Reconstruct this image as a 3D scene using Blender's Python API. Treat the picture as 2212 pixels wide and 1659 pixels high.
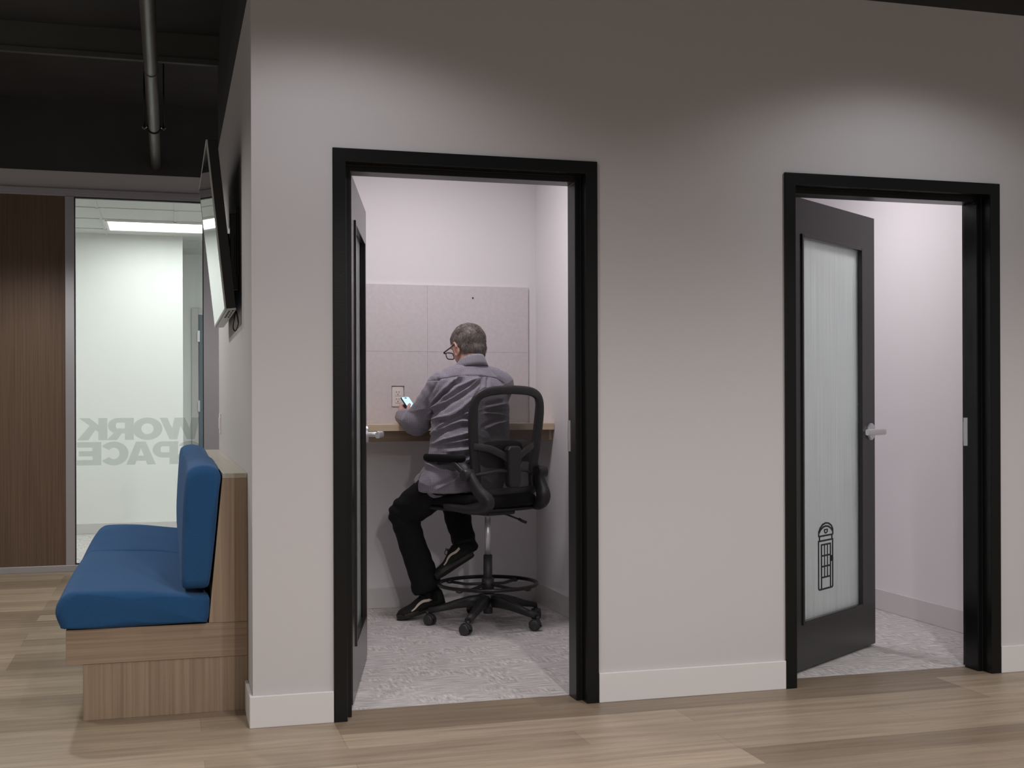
import bpy, bmesh, math, random
from mathutils import Vector, Matrix, noise
random.seed(7)
S = bpy.context.scene
COL = S.collection
R = math.radians
for o in list(bpy.data.objects):
    bpy.data.objects.remove(o)

# ------------------------------------------------------------------ camera
yaw, roll = 0.2763866588, -0.0032274286
fw = Vector((math.sin(yaw), math.cos(yaw), 0))
rt = Vector((math.cos(yaw), -math.sin(yaw), 0)); up = rt.cross(fw)
r2 = rt*math.cos(roll) + up*math.sin(roll); u2 = -rt*math.sin(roll) + up*math.cos(roll)
cam = bpy.data.cameras.new('camera'); camo = bpy.data.objects.new('camera', cam); COL.objects.link(camo)
cam.sensor_width = 36; cam.sensor_fit = 'HORIZONTAL'
cam.lens = 2617.212/2212*36; cam.shift_y = 47.443/2212
cam.clip_start = .05
m = Matrix.Identity(4)
for i in range(3):
    m[i][0] = r2[i]; m[i][1] = u2[i]; m[i][2] = -fw[i]
m.translation = Vector((-0.60248, -4.62092, 1.20007))
camo.matrix_world = m
S.camera = camo

# ------------------------------------------------------------------ world, exposure, lights
S.view_settings.view_transform = 'Standard'; S.view_settings.look = 'None'
S.view_settings.exposure = 0.0; S.view_settings.gamma = 1.0; S.view_settings.use_curve_mapping = False
wd = bpy.data.worlds.new('world'); S.world = wd; wd.use_nodes = True
wd.node_tree.nodes['Background'].inputs[0].default_value = (1.0, .93, .90, 1)
wd.node_tree.nodes['Background'].inputs[1].default_value = .25

def spot(name, loc, power, size, blend, col=(1, .95, .92), radius=.06, aim=None):
    l = bpy.data.lights.new(name, 'SPOT'); l.energy = power; l.spot_size = R(size); l.spot_blend = blend
    l.color = col; l.shadow_soft_size = radius
    o = bpy.data.objects.new(name, l); COL.objects.link(o); o.location = loc
    if aim: o.rotation_euler = (Vector(aim)-Vector(loc)).to_track_quat('-Z', 'Y').to_euler()
    return o
def area(name, loc, power, sx, sy=None, col=(1, .96, .94), rot=(0, 0, 0), shape='RECTANGLE'):
    l = bpy.data.lights.new(name, 'AREA'); l.energy = power; l.shape = shape; l.size = sx
    if shape == 'RECTANGLE': l.size_y = sy or sx
    l.color = col
    o = bpy.data.objects.new(name, l); COL.objects.link(o); o.location = loc; o.rotation_euler = rot
    return o
# two rows of recessed hall downlights by the wall, then added unseen fill lamps
for x, y, wide, tight, cone, c in (
        (-.05, -.86, 18, 30, 142, (.97, .95, 1)), (2.42, -.86, 16, 26, 142, (.93, .95, 1)),
        (.75, -3.0, 78, 60, 149, (1, .94, .91)), (3.9, -3.0, 110, 40, 149, (1, .95, .93)), (-1.9, -3.0, 62, 30, 149, (1, .95, .88)),
        (-1.9, .6, 42, 42, 142, (1, .99, .90)), (-1.5, 2.9, 100, 34, 142, (1, .97, .91)),  # unseen pair on the bench side, added because that side was too dark
        (.6, -5.0, 215, 30, 160, (1, .95, .92)), (-1.9, -5.0, 40, 20, 160, (1, .95, .90)), (3.4, -5.0, 70, 30, 160, (1, .95, .92)), (1.0, 3.85, 60, 20, 150, (1, .93, .93))):  # rear row and passage lamp: added fill for wall, booths and far wall
    spot('hall_downlight_and_fill', (x, y, 2.92), wide, cone, .35, col=c)
    spot('hall_downlight_and_fill', (x, y, 2.915), tight, 125, 1.0, col=c)
# one small fixture in the ceiling of each booth
area('booth_light', (.72, 1.50, 2.72), 15.5, .42, col=(1, .94, .96), shape='DISK')
area('booth_light', (2.55, 1.30, 2.72), 14, .42, col=(1, .94, .96), shape='DISK')

# ------------------------------------------------------------------ materials
def newmat(name):
    mt = bpy.data.materials.new(name); mt.use_nodes = True
    nt = mt.node_tree; b = nt.nodes['Principled BSDF']
    return mt, nt, b
def N(nt, t, **k):
    n = nt.nodes.new(t)
    for a, v in k.items():
        if a in n.inputs: n.inputs[a].default_value = v
        else: setattr(n, a, v)
    return n
def coords(nt, scale=(1, 1, 1), rot=(0, 0, 0), kind='Object'):
    tc = nt.nodes.new('ShaderNodeTexCoord'); mp = nt.nodes.new('ShaderNodeMapping')
    mp.inputs['Scale'].default_value = scale; mp.inputs['Rotation'].default_value = rot
    nt.links.new(tc.outputs[kind], mp.inputs['Vector']); return mp.outputs[0]
def c4(c): return (c[0], c[1], c[2], 1)
def plain(name, col, rough=.5, metal=0, var=.06, nscale=6, bump=0, bscale=200, spec=.5):
    mt, nt, b = newmat(name); L = nt.links.new
    b.inputs['Roughness'].default_value = rough; b.inputs['Metallic'].default_value = metal
    b.inputs['Specular IOR Level'].default_value = spec
    v = coords(nt)
    n = N(nt, 'ShaderNodeTexNoise', Scale=nscale, Detail=4.0); L(v, n.inputs['Vector'])
    mx = N(nt, 'ShaderNodeMix', data_type='RGBA'); L(n.outputs[0], mx.inputs[0])
    mx.inputs[6].default_value = c4([x*(1-var) for x in col]); mx.inputs[7].default_value = c4([min(1, x*(1+var)) for x in col])
    L(mx.outputs[2], b.inputs['Base Color'])
    if bump:
        n2 = N(nt, 'ShaderNodeTexNoise', Scale=bscale, Detail=3.0); L(v, n2.inputs['Vector'])
        bp = N(nt, 'ShaderNodeBump', Strength=bump, Distance=.002); L(n2.outputs[0], bp.inputs['Height']); L(bp.outputs[0], b.inputs['Normal'])
    return mt
def wood(name, c1, c2, axis='x', rough=.45, fine=90):
    mt, nt, b = newmat(name); L = nt.links.new
    sc = {'x': (1.2, fine, fine), 'z': (fine, fine, 1.2), 'y': (fine, 1.2, fine)}[axis]
    sb = tuple(s*.12 if s > 5 else s*.5 for s in sc)
    a = N(nt, 'ShaderNodeTexNoise', Scale=1.0, Detail=3.0, Roughness=.6); L(coords(nt, sc), a.inputs['Vector'])
    d = N(nt, 'ShaderNodeTexNoise', Scale=1.0, Detail=3.0, Distortion=.6); L(coords(nt, sb), d.inputs['Vector'])
    mt_ = N(nt, 'ShaderNodeMath', operation='MULTIPLY_ADD'); L(a.outputs[0], mt_.inputs[0]); mt_.inputs[1].default_value = .72
    m2 = N(nt, 'ShaderNodeMath', operation='MULTIPLY'); L(d.outputs[0], m2.inputs[0]); m2.inputs[1].default_value = .28
    L(m2.outputs[0], mt_.inputs[2])
    cr = nt.nodes.new('ShaderNodeValToRGB'); L(mt_.outputs[0], cr.inputs[0])
    cr.color_ramp.elements[0].position = .24; cr.color_ramp.elements[0].color = c4(c1)
    cr.color_ramp.elements[1].position = .76; cr.color_ramp.elements[1].color = c4(c2)
    L(cr.outputs[0], b.inputs['Base Color']); b.inputs['Roughness'].default_value = rough
    b.inputs['Specular IOR Level'].default_value = .35
    bp = N(nt, 'ShaderNodeBump', Strength=.08, Distance=.001); L(a.outputs[0], bp.inputs['Height']); L(bp.outputs[0], b.inputs['Normal'])
    return mt
def floor_mat():
    mt, nt, b = newmat('oak_planks'); L = nt.links.new
    v = coords(nt)
    br = nt.nodes.new('ShaderNodeTexBrick'); L(v, br.inputs['Vector'])
    br.offset = .37; br.offset_frequency = 3; br.squash = 1
    br.inputs['Scale'].default_value = 1; br.inputs['Brick Width'].default_value = 1.32; br.inputs['Row Height'].default_value = .19
    br.inputs['Mortar Size'].default_value = .0009; br.inputs['Mortar Smooth'].default_value = .3; br.inputs['Bias'].default_value = 0
    br.inputs['Color1'].default_value = (.235, .178, .122, 1); br.inputs['Color2'].default_value = (.44, .35, .255, 1)
    br.inputs['Mortar'].default_value = (.20, .155, .115, 1)
    n = N(nt, 'ShaderNodeTexNoise', Scale=1.0, Detail=5.0, Roughness=.6, Distortion=.3); L(coords(nt, (1.6, 26, 1)), n.inputs['Vector'])
    n2 = N(nt, 'ShaderNodeTexNoise', Scale=1.0, Detail=4.0, Roughness=.7); L(coords(nt, (9, 180, 1)), n2.inputs['Vector'])
    cr = nt.nodes.new('ShaderNodeValToRGB'); L(n.outputs[0], cr.inputs[0])
    cr.color_ramp.elements[0].position = .34; cr.color_ramp.elements[0].color = (.78, .775, .77, 1)
    cr.color_ramp.elements[1].position = .66; cr.color_ramp.elements[1].color = (1.12, 1.12, 1.12, 1)
    mx = N(nt, 'ShaderNodeMix', data_type='RGBA', blend_type='MULTIPLY'); mx.inputs[0].default_value = 1
    L(br.outputs[0], mx.inputs[6]); L(cr.outputs[0], mx.inputs[7])
    cr2 = nt.nodes.new('ShaderNodeValToRGB'); L(n2.outputs[0], cr2.inputs[0])
    cr2.color_ramp.elements[0].position = .3; cr2.color_ramp.elements[0].color = (.86, .86, .87, 1)
    cr2.color_ramp.elements[1].position = .7; cr2.color_ramp.elements[1].color = (1.06, 1.06, 1.05, 1)
    mx2 = N(nt, 'ShaderNodeMix', data_type='RGBA', blend_type='MULTIPLY'); mx2.inputs[0].default_value = 1
    L(mx.outputs[2], mx2.inputs[6]); L(cr2.outputs[0], mx2.inputs[7]); L(mx2.outputs[2], b.inputs['Base Color'])
    b.inputs['Roughness'].default_value = .42; b.inputs['Specular IOR Level'].default_value = .4
    bp = N(nt, 'ShaderNodeBump', Strength=.12, Distance=.002); L(br.outputs['Fac'], bp.inputs['Height']); bp.invert = True
    L(bp.outputs[0], b.inputs['Normal'])
    return mt
def carpet_mat():
    mt, nt, b = newmat('grey_carpet'); L = nt.links.new
    sx = N(nt, 'ShaderNodeTexNoise', Scale=1.0, Detail=4.0, Roughness=.65); L(coords(nt, (9, 150, 1)), sx.inputs['Vector'])
    sy = N(nt, 'ShaderNodeTexNoise', Scale=1.0, Detail=2.0, Roughness=.6); L(coords(nt, (70, 14, 1), (0, 0, R(14))), sy.inputs['Vector'])
    sy2 = N(nt, 'ShaderNodeTexNoise', Scale=1.0, Detail=1.0); L(coords(nt, (4.5, 6.5, 1)), sy2.inputs['Vector'])
    fz = N(nt, 'ShaderNodeTexNoise', Scale=420.0, Detail=2.0); L(coords(nt), fz.inputs['Vector'])
    msk = nt.nodes.new('ShaderNodeValToRGB'); L(sy2.outputs[0], msk.inputs[0])
    msk.color_ramp.elements[0].position = .46; msk.color_ramp.elements[1].position = .60; msk.color_ramp.elements[1].color = (.6, .6, .6, 1)
    mix = N(nt, 'ShaderNodeMix', data_type='FLOAT'); L(msk.outputs[0], mix.inputs[0]); L(sx.outputs[0], mix.inputs[2]); L(sy.outputs[0], mix.inputs[3])
    ad = N(nt, 'ShaderNodeMath', operation='MULTIPLY_ADD'); L(fz.outputs[0], ad.inputs[0]); ad.inputs[1].default_value = .45; L(mix.outputs[0], ad.inputs[2])
    cr = nt.nodes.new('ShaderNodeValToRGB'); L(ad.outputs[0], cr.inputs[0])
    cr.color_ramp.elements[0].position = .56; cr.color_ramp.elements[0].color = (.30, .28, .275, 1)
    cr.color_ramp.elements[1].position = .90; cr.color_ramp.elements[1].color = (.82, .78, .77, 1)
    L(cr.outputs[0], b.inputs['Base Color']); b.inputs['Roughness'].default_value = .95; b.inputs['Specular IOR Level'].default_value = .1
    bp = N(nt, 'ShaderNodeBump', Strength=.2, Distance=.003); L(ad.outputs[0], bp.inputs['Height']); L(bp.outputs[0], b.inputs['Normal'])
    return mt
def fabric(name, c, var=.18):
    mt, nt, b = newmat(name); L = nt.links.new
    a = N(nt, 'ShaderNodeTexNoise', Scale=1.0, Detail=2.0); L(coords(nt, (900, 250, 250)), a.inputs['Vector'])
    d = N(nt, 'ShaderNodeTexNoise', Scale=1.0, Detail=2.0); L(coords(nt, (250, 900, 900)), d.inputs['Vector'])
    s = N(nt, 'ShaderNodeMath', operation='ADD'); L(a.outputs[0], s.inputs[0]); L(d.outputs[0], s.inputs[1])
    cr = nt.nodes.new('ShaderNodeValToRGB'); L(s.outputs[0], cr.inputs[0])
    s.use_clamp = False
    cr.color_ramp.elements[0].position = .75; cr.color_ramp.elements[0].color = c4([x*(1-var) for x in c])
    cr.color_ramp.elements[1].position = 1.0; cr.color_ramp.elements[1].color = c4([x*(1+var) for x in c])
    L(cr.outputs[0], b.inputs['Base Color']); b.inputs['Roughness'].default_value = .9
    b.inputs['Specular IOR Level'].default_value = .15
    b.inputs['Sheen Weight'].default_value = .15; b.inputs['Sheen Roughness'].default_value = .5
    b.inputs['Sheen Tint'].default_value = (.5, .65, 1, 1)
    bp = N(nt, 'ShaderNodeBump', Strength=.3, Distance=.001); L(s.outputs[0], bp.inputs['Height']); L(bp.outputs[0], b.inputs['Normal'])
    return mt
def shirt_mat():
    mt, nt, b = newmat('checked_shirt_cloth'); L = nt.links.new
    tc = nt.nodes.new('ShaderNodeTexCoord'); sp = nt.nodes.new('ShaderNodeSeparateXYZ'); L(tc.outputs['Object'], sp.inputs[0])
    def lines(src, per, w):
        a = N(nt, 'ShaderNodeMath', operation='MULTIPLY'); L(src, a.inputs[0]); a.inputs[1].default_value = 1/per
        f = N(nt, 'ShaderNodeMath', operation='FRACT'); L(a.outputs[0], f.inputs[0])
        g = N(nt, 'ShaderNodeMath', operation='LESS_THAN'); L(f.outputs[0], g.inputs[0]); g.inputs[1].default_value = w
        return g.outputs[0]
    lat = N(nt, 'ShaderNodeMath', operation='MULTIPLY_ADD'); L(sp.outputs[1], lat.inputs[0]); lat.inputs[1].default_value = .55; L(sp.outputs[0], lat.inputs[2])
    ge = nt.nodes.new('ShaderNodeNewGeometry'); sn = nt.nodes.new('ShaderNodeSeparateXYZ'); L(ge.outputs['Normal'], sn.inputs[0])
    def facing(o, th):
        ab = N(nt, 'ShaderNodeMath', operation='ABSOLUTE'); L(o, ab.inputs[0])
        gt = N(nt, 'ShaderNodeMath', operation='GREATER_THAN'); L(ab.outputs[0], gt.inputs[0]); gt.inputs[1].default_value = th; return gt.outputs[0]
    def pick(m_, a_, b_):
        q = N(nt, 'ShaderNodeMix', data_type='FLOAT'); L(m_, q.inputs[0]); L(a_, q.inputs[2]); L(b_, q.inputs[3]); return q.outputs[0]
    hz = pick(facing(sn.outputs[2], .74), sp.outputs[2], sp.outputs[1])
    vt = pick(facing(sn.outputs[0], .74), sp.outputs[0], sp.outputs[1])
    h = lines(hz, .0074, .27); v = lines(vt, .0074, .22)
    mxm = N(nt, 'ShaderNodeMath', operation='MAXIMUM'); L(h, mxm.inputs[0]); L(v, mxm.inputs[1])
    mx = N(nt, 'ShaderNodeMix', data_type='RGBA'); L(mxm.outputs[0], mx.inputs[0])
    mx.inputs[6].default_value = (.335, .318, .368, 1); mx.inputs[7].default_value = (.150, .138, .172, 1)
    L(mx.outputs[2], b.inputs['Base Color']); b.inputs['Roughness'].default_value = .75; b.inputs['Specular IOR Level'].default_value = .25
    b.inputs['Sheen Weight'].default_value = .15
    return mt
def mesh_fabric():
    mt, nt, b = newmat('see_through_mesh'); L = nt.links.new
    tc = nt.nodes.new('ShaderNodeTexCoord'); sp = nt.nodes.new('ShaderNodeSeparateXYZ'); L(tc.outputs['Object'], sp.inputs[0])
    def tri(src, per, ph=0):
        a = N(nt, 'ShaderNodeMath', operation='MULTIPLY_ADD'); L(src, a.inputs[0]); a.inputs[1].default_value = 2*math.pi/per; a.inputs[2].default_value = ph
        f = N(nt, 'ShaderNodeMath', operation='SINE'); L(a.outputs[0], f.inputs[0]); return f.outputs[0]
    a = N(nt, 'ShaderNodeMath', operation='MULTIPLY'); L(tri(sp.outputs[0], .0044), a.inputs[0]); L(tri(sp.outputs[2], .0044), a.inputs[1])
    g = N(nt, 'ShaderNodeMath', operation='GREATER_THAN'); L(a.outputs[0], g.inputs[0]); g.inputs[1].default_value = .22
    tr = nt.nodes.new('ShaderNodeBsdfTransparent'); ms = nt.nodes.new('ShaderNodeMixShader')
    b.inputs['Base Color'].default_value = (.035, .035, .034, 1); b.inputs['Roughness'].default_value = .7
    L(g.outputs[0], ms.inputs[0]); L(b.outputs[0], ms.inputs[1]); L(tr.outputs[0], ms.inputs[2])
    L(ms.outputs[0], nt.nodes['Material Output'].inputs[0])
    return mt
def reeded_glass():
    mt, nt, b = newmat('reeded_glass'); L = nt.links.new
    b.inputs['Base Color'].default_value = (.80, .86, .84, 1); b.inputs['Roughness'].default_value = .28
    b.inputs['Transmission Weight'].default_value = .8; b.inputs['IOR'].default_value = 1.3
    n = N(nt, 'ShaderNodeTexNoise', Scale=1.0, Detail=3.0); L(coords(nt, (160, 1, 1.5)), n.inputs['Vector'])
    bp = N(nt, 'ShaderNodeBump', Strength=.7, Distance=.003); L(n.outputs[0], bp.inputs['Height']); L(bp.outputs[0], b.inputs['Normal'])
    cr = nt.nodes.new('ShaderNodeValToRGB'); L(n.outputs[0], cr.inputs[0])
    cr.color_ramp.elements[0].position = .35; cr.color_ramp.elements[0].color = (.78, .85, .83, 1)
    cr.color_ramp.elements[1].position = .65; cr.color_ramp.elements[1].color = (.94, .98, .97, 1)
    L(cr.outputs[0], b.inputs['Base Color'])
    tl = nt.nodes.new('ShaderNodeBsdfTranslucent'); L(cr.outputs[0], tl.inputs[0]); L(bp.outputs[0], tl.inputs['Normal'])
    ms = nt.nodes.new('ShaderNodeMixShader'); ms.inputs[0].default_value = .5; L(b.outputs[0], ms.inputs[1]); L(tl.outputs[0], ms.inputs[2])
    L(ms.outputs[0], nt.nodes['Material Output'].inputs[0])
    return mt
def clear_glass(name, tint=(.955, .972, .965), fresnel=True):
    # thin pane: mostly transparent, mirror reflection by Fresnel
    mt, nt, b = newmat(name); L = nt.links.new
    tr = nt.nodes.new('ShaderNodeBsdfTransparent'); tr.inputs[0].default_value = c4(tint)
    gl = nt.nodes.new('ShaderNodeBsdfGlossy'); gl.inputs['Roughness'].default_value = .02
    fr = nt.nodes.new('ShaderNodeFresnel'); fr.inputs[0].default_value = 1.45
    ms = nt.nodes.new('ShaderNodeMixShader'); ms.inputs[0].default_value = .04
    if fresnel: L(fr.outputs[0], ms.inputs[0])
    L(tr.outputs[0], ms.inputs[1]); L(gl.outputs[0], ms.inputs[2])
    L(ms.outputs[0], nt.nodes['Material Output'].inputs[0])
    return mt
def emis(name, col, s):
    mt, nt, b = newmat(name)
    b.inputs['Base Color'].default_value = c4(col); b.inputs['Emission Color'].default_value = c4(col); b.inputs['Emission Strength'].default_value = s
    return mt

M = {}
M['wall'] = plain('wall_paint', (.54, .522, .527), .85, var=.015, nscale=1.2, bump=.08, bscale=300, spec=.2)
M['wall_lit'] = plain('wall_paint_booth_lit', (.82, .80, .82), .85, var=.012, nscale=1.2, bump=.05, bscale=300, spec=.2)  # same paint as the front wall, lightened so the booths look evenly lit
M['wallr'] = plain('wall_paint_cool', (.86, .88, .86), .8, var=.01, nscale=1.2, spec=.2)
M['base'] = plain('baseboard_paint', (.66, .64, .64), .45, var=.01)
M['black'] = plain('black_ceiling_paint', (.055, .055, .056), .9, var=.2, nscale=3, spec=.2)
M['dark'] = plain('dark_joist_paint', (.08, .08, .07), .7, var=.2)
M['frame'] = plain('black_frame_enamel', (.0055, .0058, .006), .30, var=.1, bump=.12, bscale=160, spec=.28)
M['leaf'] = plain('door_black_enamel', (.018, .017, .017), .24, var=.1, bump=.05, bscale=200)
M['floor'] = floor_mat(); M['carpet'] = carpet_mat()
M['woodx'] = wood('laminate_horizontal', (.20, .138, .092), (.38, .285, .200), 'x')
M['woodz'] = wood('laminate_vertical', (.20, .138, .092), (.38, .285, .200), 'z')
M['woodtop'] = wood('laminate_top', (.36, .33, .27), (.47, .43, .36), 'y', .25)
M['walnut'] = wood('walnut_panel', (.090, .055, .036), (.185, .122, .085), 'z', .4)
M['oak'] = wood('pale_oak_desk', (.62, .485, .335), (.76, .62, .45), 'x', .4)
M['blue'] = fabric('blue_upholstery', (.018, .070, .172))
M['alu'] = plain('satin_aluminium', (.50, .49, .52), .38, .7, var=.03)
M['chrome'] = plain('brushed_steel', (.74, .74, .76), .34, .72, var=.03)
M['felt'] = plain('felt_panel', (.68, .64, .66), .95, var=.10, nscale=45, bump=.4, bscale=500, spec=.1)
M['white'] = plain('white_plastic', (.86, .80, .78), .4, var=.01)
M['dkhole'] = plain('dark_slot', (.02, .018, .018), .6)
M['plastic'] = plain('black_plastic', (.023, .023, .0235), .5, var=.1, bump=.15, bscale=500)
M['plastic2'] = plain('grey_black_plastic', (.031, .031, .032), .45, var=.1)
M['seatf'] = plain('black_seat_fabric', (.009, .009, .0095), .9, var=.1, bump=.3, bscale=700, spec=.2)
M['metalb'] = plain('black_metal', (.012, .012, .013), .3, .3, var=.05)
M['mesh'] = mesh_fabric(); M['shirt'] = shirt_mat()
M['reed'] = reeded_glass(); M['glass'] = clear_glass('window_glass'); M['lens'] = clear_glass('lens_glass', (.97, .97, .97), False)
M['vinyl'] = clear_glass('frosted_vinyl', (.76, .79, .76), False)
M['skin'] = None
M['trouser'] = plain('black_trouser_cloth', (.0125, .0125, .0135), .85, var=.15, bump=.2, bscale=600, spec=.2)
M['shoe'] = plain('black_canvas', (.012, .012, .011), .75, var=.1, bump=.2, bscale=600, spec=.25)
M['sole'] = plain('black_rubber', (.017, .017, .015), .6, var=.1)
M['stripe'] = plain('cream_leather', (.62, .55, .46), .5, var=.05)
M['red'] = plain('red_tab', (.22, .012, .02), .6)
M['tvb'] = plain('tv_casing', (.008, .008, .008), .4)
M['screen'] = plain('tv_screen', (.004, .004, .005), .03, var=0, spec=1.0)
M['silver'] = plain('tv_silver_trim', (.55, .56, .55), .35, .4)
M['pipe'] = plain('grey_conduit', (.13, .13, .115), .42, .35, var=.12, nscale=20)
M['panel'] = emis('ceiling_panel_diffuser', (.95, 1.0, .97), 4.0)
M['ctile'] = plain('ceiling_tile', (.68, .70, .67), .9, var=.03, nscale=30)
M['bluedoor'] = plain('blue_grey_door', (.13, .19, .23), .5)
M['phone'] = emis('phone_screen', (.50, .74, .95), .85)

# ------------------------------------------------------------------ mesh helpers
def bx(bm, x0, x1, y0, y1, z0, z1, mat=None, mi=0):
    vs = [bm.verts.new(v) for v in [(x0, y0, z0), (x1, y0, z0), (x1, y1, z0), (x0, y1, z0), (x0, y0, z1), (x1, y0, z1), (x1, y1, z1), (x0, y1, z1)]]
    if mat is not None:
        for v in vs: v.co = mat @ v.co
    fs = [bm.faces.new([vs[i] for i in f]) for f in [(0, 3, 2, 1), (4, 5, 6, 7), (0, 1, 5, 4), (1, 2, 6, 5), (2, 3, 7, 6), (3, 0, 4, 7)]]
    for f in fs: f.material_index = mi
    return vs
def frames(pts, ref):
    out = []; n = len(pts)
    for i in range(n):
        t = (pts[min(i+1, n-1)]-pts[max(i-1, 0)]).normalized()
        a = ref - t*ref.dot(t)
        if a.length < .05: a = Vector((.3, .9, .2)) - t*Vector((.3, .9, .2)).dot(t)
        a.normalize(); out.append((t, a, t.cross(a)))
    return out
def tube(bm, pts, rad, seg=16, ref=(0, 0, 1), cap=True, closed=False, pw=1.0):
    """rad: float | list of float | list of (ra, rb); ra along ref direction, rb sideways"""
    pts = [Vector(p) for p in pts]; n = len(pts); ref = Vector(ref)
    if not isinstance(rad, (list, tuple)): rad = [rad]*n
    fr = frames(pts, ref)
    if closed:
        fr = []
        for i in range(n):
            t = (pts[(i+1) % n]-pts[i-1]).normalized(); a = (ref-t*ref.dot(t)).normalized(); fr.append((t, a, t.cross(a)))
    rings = []
    for p, r, (t, a, b) in zip(pts, rad, fr):
        ra, rb = r if isinstance(r, (list, tuple)) else (r, r)
        ring = []
        for k in range(seg):
            c, s = math.cos(2*math.pi*k/seg), math.sin(2*math.pi*k/seg)
            if pw != 1: c = math.copysign(abs(c)**pw, c); s = math.copysign(abs(s)**pw, s)
            ring.append(bm.verts.new(p + a*ra*c + b*rb*s))
        rings.append(ring)
    m = n if closed else n-1
    for i in range(m):
        A, B = rings[i], rings[(i+1) % n]
        for k in range(seg): bm.faces.new((A[k], A[(k+1) % seg], B[(k+1) % seg], B[k])).smooth = True
    if cap and not closed:
        bm.faces.new(rings[0][::-1]); bm.faces.new(rings[-1])
    return rings
def cyl(bm, a, b, r, seg=24, r2=None):
    tube(bm, [a, b], [r, r if r2 is None else r2], seg)
def ellipsoid(bm, c, ax, mat=None, seg=24, rings=14):
    c = Vector(c); vs = []
    for i in range(1, rings):
        th = math.pi*i/rings
        vs.append([Vector((ax[0]*math.sin(th)*math.cos(2*math.pi*k/seg), ax[1]*math.sin(th)*math.sin(2*math.pi*k/seg), ax[2]*math.cos(th))) for k in range(seg)])
    f = lambda v: bm.verts.new(c + (mat @ v if mat is not None else v))
    R_ = [[f(v) for v in ring] for ring in vs]; t = f(Vector((0, 0, ax[2]))); b = f(Vector((0, 0, -ax[2])))
    for i in range(len(R_)-1):
        for k in range(seg): bm.faces.new((R_[i][k], R_[i+1][k], R_[i+1][(k+1) % seg], R_[i][(k+1) % seg])).smooth = True
    for k in range(seg):
        bm.faces.new((t, R_[0][k], R_[0][(k+1) % seg])).smooth = True; bm.faces.new((b, R_[-1][(k+1) % seg], R_[-1][k])).smooth = True
def prism(bm, poly, a0, a1, plane='xz'):
    """extrude 2D polygon along the third axis from a0 to a1"""
    def P(p, a): return {'xz': (p[0], a, p[1]), 'yz': (a, p[0], p[1]), 'xy': (p[0], p[1], a)}[plane]
    A = [bm.verts.new(P(p, a0)) for p in poly]; B = [bm.verts.new(P(p, a1)) for p in poly]
    n = len(poly); bm.faces.new(A); bm.faces.new(B[::-1])
    for i in range(n): bm.faces.new((A[i], B[i], B[(i+1) % n], A[(i+1) % n]))
def spline(pts, n=6):
    """Catmull-Rom through points of any dimension (tuples)"""
    out = []; P = [tuple(p) for p in pts]; P = [P[0]]+P+[P[-1]]
    for i in range(1, len(P)-2):
        for k in range(n):
            t = k/n
            out.append(tuple(.5*((2*b)+(-a+c)*t+(2*a-5*b+4*c-d)*t*t+(-a+3*b-3*c+d)*t**3) for a, b, c, d in zip(P[i-1], P[i], P[i+1], P[i+2])))
    out.append(P[-2]); return out
def obj(name, bm, mat, parent=None, bevel=0, smooth=False, seg=2, mats=None, fixn=True):
    if fixn: bmesh.ops.recalc_face_normals(bm, faces=bm.faces)
    me = bpy.data.meshes.new(name); bm.to_mesh(me); bm.free()
    o = bpy.data.objects.new(name, me); COL.objects.link(o)
    for mm in (mats or [mat]): me.materials.append(mm)
    if smooth:
        for p in me.polygons: p.use_smooth = True
    if bevel:
        b = o.modifiers.new('b', 'BEVEL'); b.width = bevel; b.segments = seg; b.limit_method = 'ANGLE'; b.angle_limit = R(40)
        b.harden_normals = False
    if parent is not None: o.parent = parent
    return o
def empty(name, loc=(0, 0, 0), rz=0, parent=None):
    o = bpy.data.objects.new(name, None); COL.objects.link(o); o.location = loc; o.rotation_euler = (0, 0, rz)
    o.empty_display_size = .1
    if parent is not None: o.parent = parent
    return o
def tag(o, label, cat, group=None, kind=None):
    o['label'] = label; o['category'] = cat
    if group: o['group'] = group
    if kind: o['kind'] = kind
    return o
def struct(o): o['kind'] = 'structure'; return o
def B(*boxes):
    bm = bmesh.new()
    for b in boxes: bx(bm, *b)
    return bm

# ------------------------------------------------------------------ setting
XL = -.302
DX = [(0.0, 1.067), (1.9066, 2.9732)]; DH = 2.185; WT = .178
def wallbox(name, *boxes, mat='wall', bev=0): return struct(obj(name, B(*boxes), M[mat], bevel=bev))
struct(obj('floor', B((-4.5, 6.2, -6.2, .155, -.1, 0), (-4.5, XL, .155, 7.45+2, -.1, 0), (XL, 6.2, 3.05, 9.5, -.1, 0)), M['floor']))
struct(obj('floor', B((XL, 1.64, .155, 3.05, -.1, .0)), M['carpet']))
struct(obj('floor', B((1.64, 6.2, .155, 3.05, -.1, .0)), M['carpet']))
w = []
a, b = DX[0][0]+.03, DX[0][1]-.03; c, d = DX[1][0]+.03, DX[1][1]-.03; zo = DH-.03
wallbox('wall_front', (XL, a, 0, WT, 0, 2.95), (a, b, 0, WT, zo, 2.95), (b, c, 0, WT, 0, 2.95), (c, d, 0, WT, zo, 2.95), (d, 6.2, 0, WT, 0, 2.95))
wallbox('wall_left', (XL, XL+.132, WT, 3.05, 0, 2.79))
wallbox('wall_back', (XL+.132, 5.0, 2.53, 2.65, 0, 2.79), mat='wall_lit')
wallbox('wall_booth_middle', (1.58, 1.70, WT, 2.53, 0, 2.79), mat='wall_lit')
wallbox('wall_booth_right', (3.41, 3.53, WT, 2.53, 0, 2.79), mat='wall_lit')
wallbox('ceiling', (XL+.132, 1.58, WT, 2.53, 2.75, 2.789), mat='wall_lit')
wallbox('ceiling', (1.70, 3.41, WT, 2.53, 2.75, 2.789), mat='wall_lit')
wallbox('trim_1', (XL, XL+.132, WT, 3.05, 2.79, 3.45), (XL, 6.2, 0, WT, 2.95, 3.45), mat='black')
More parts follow.
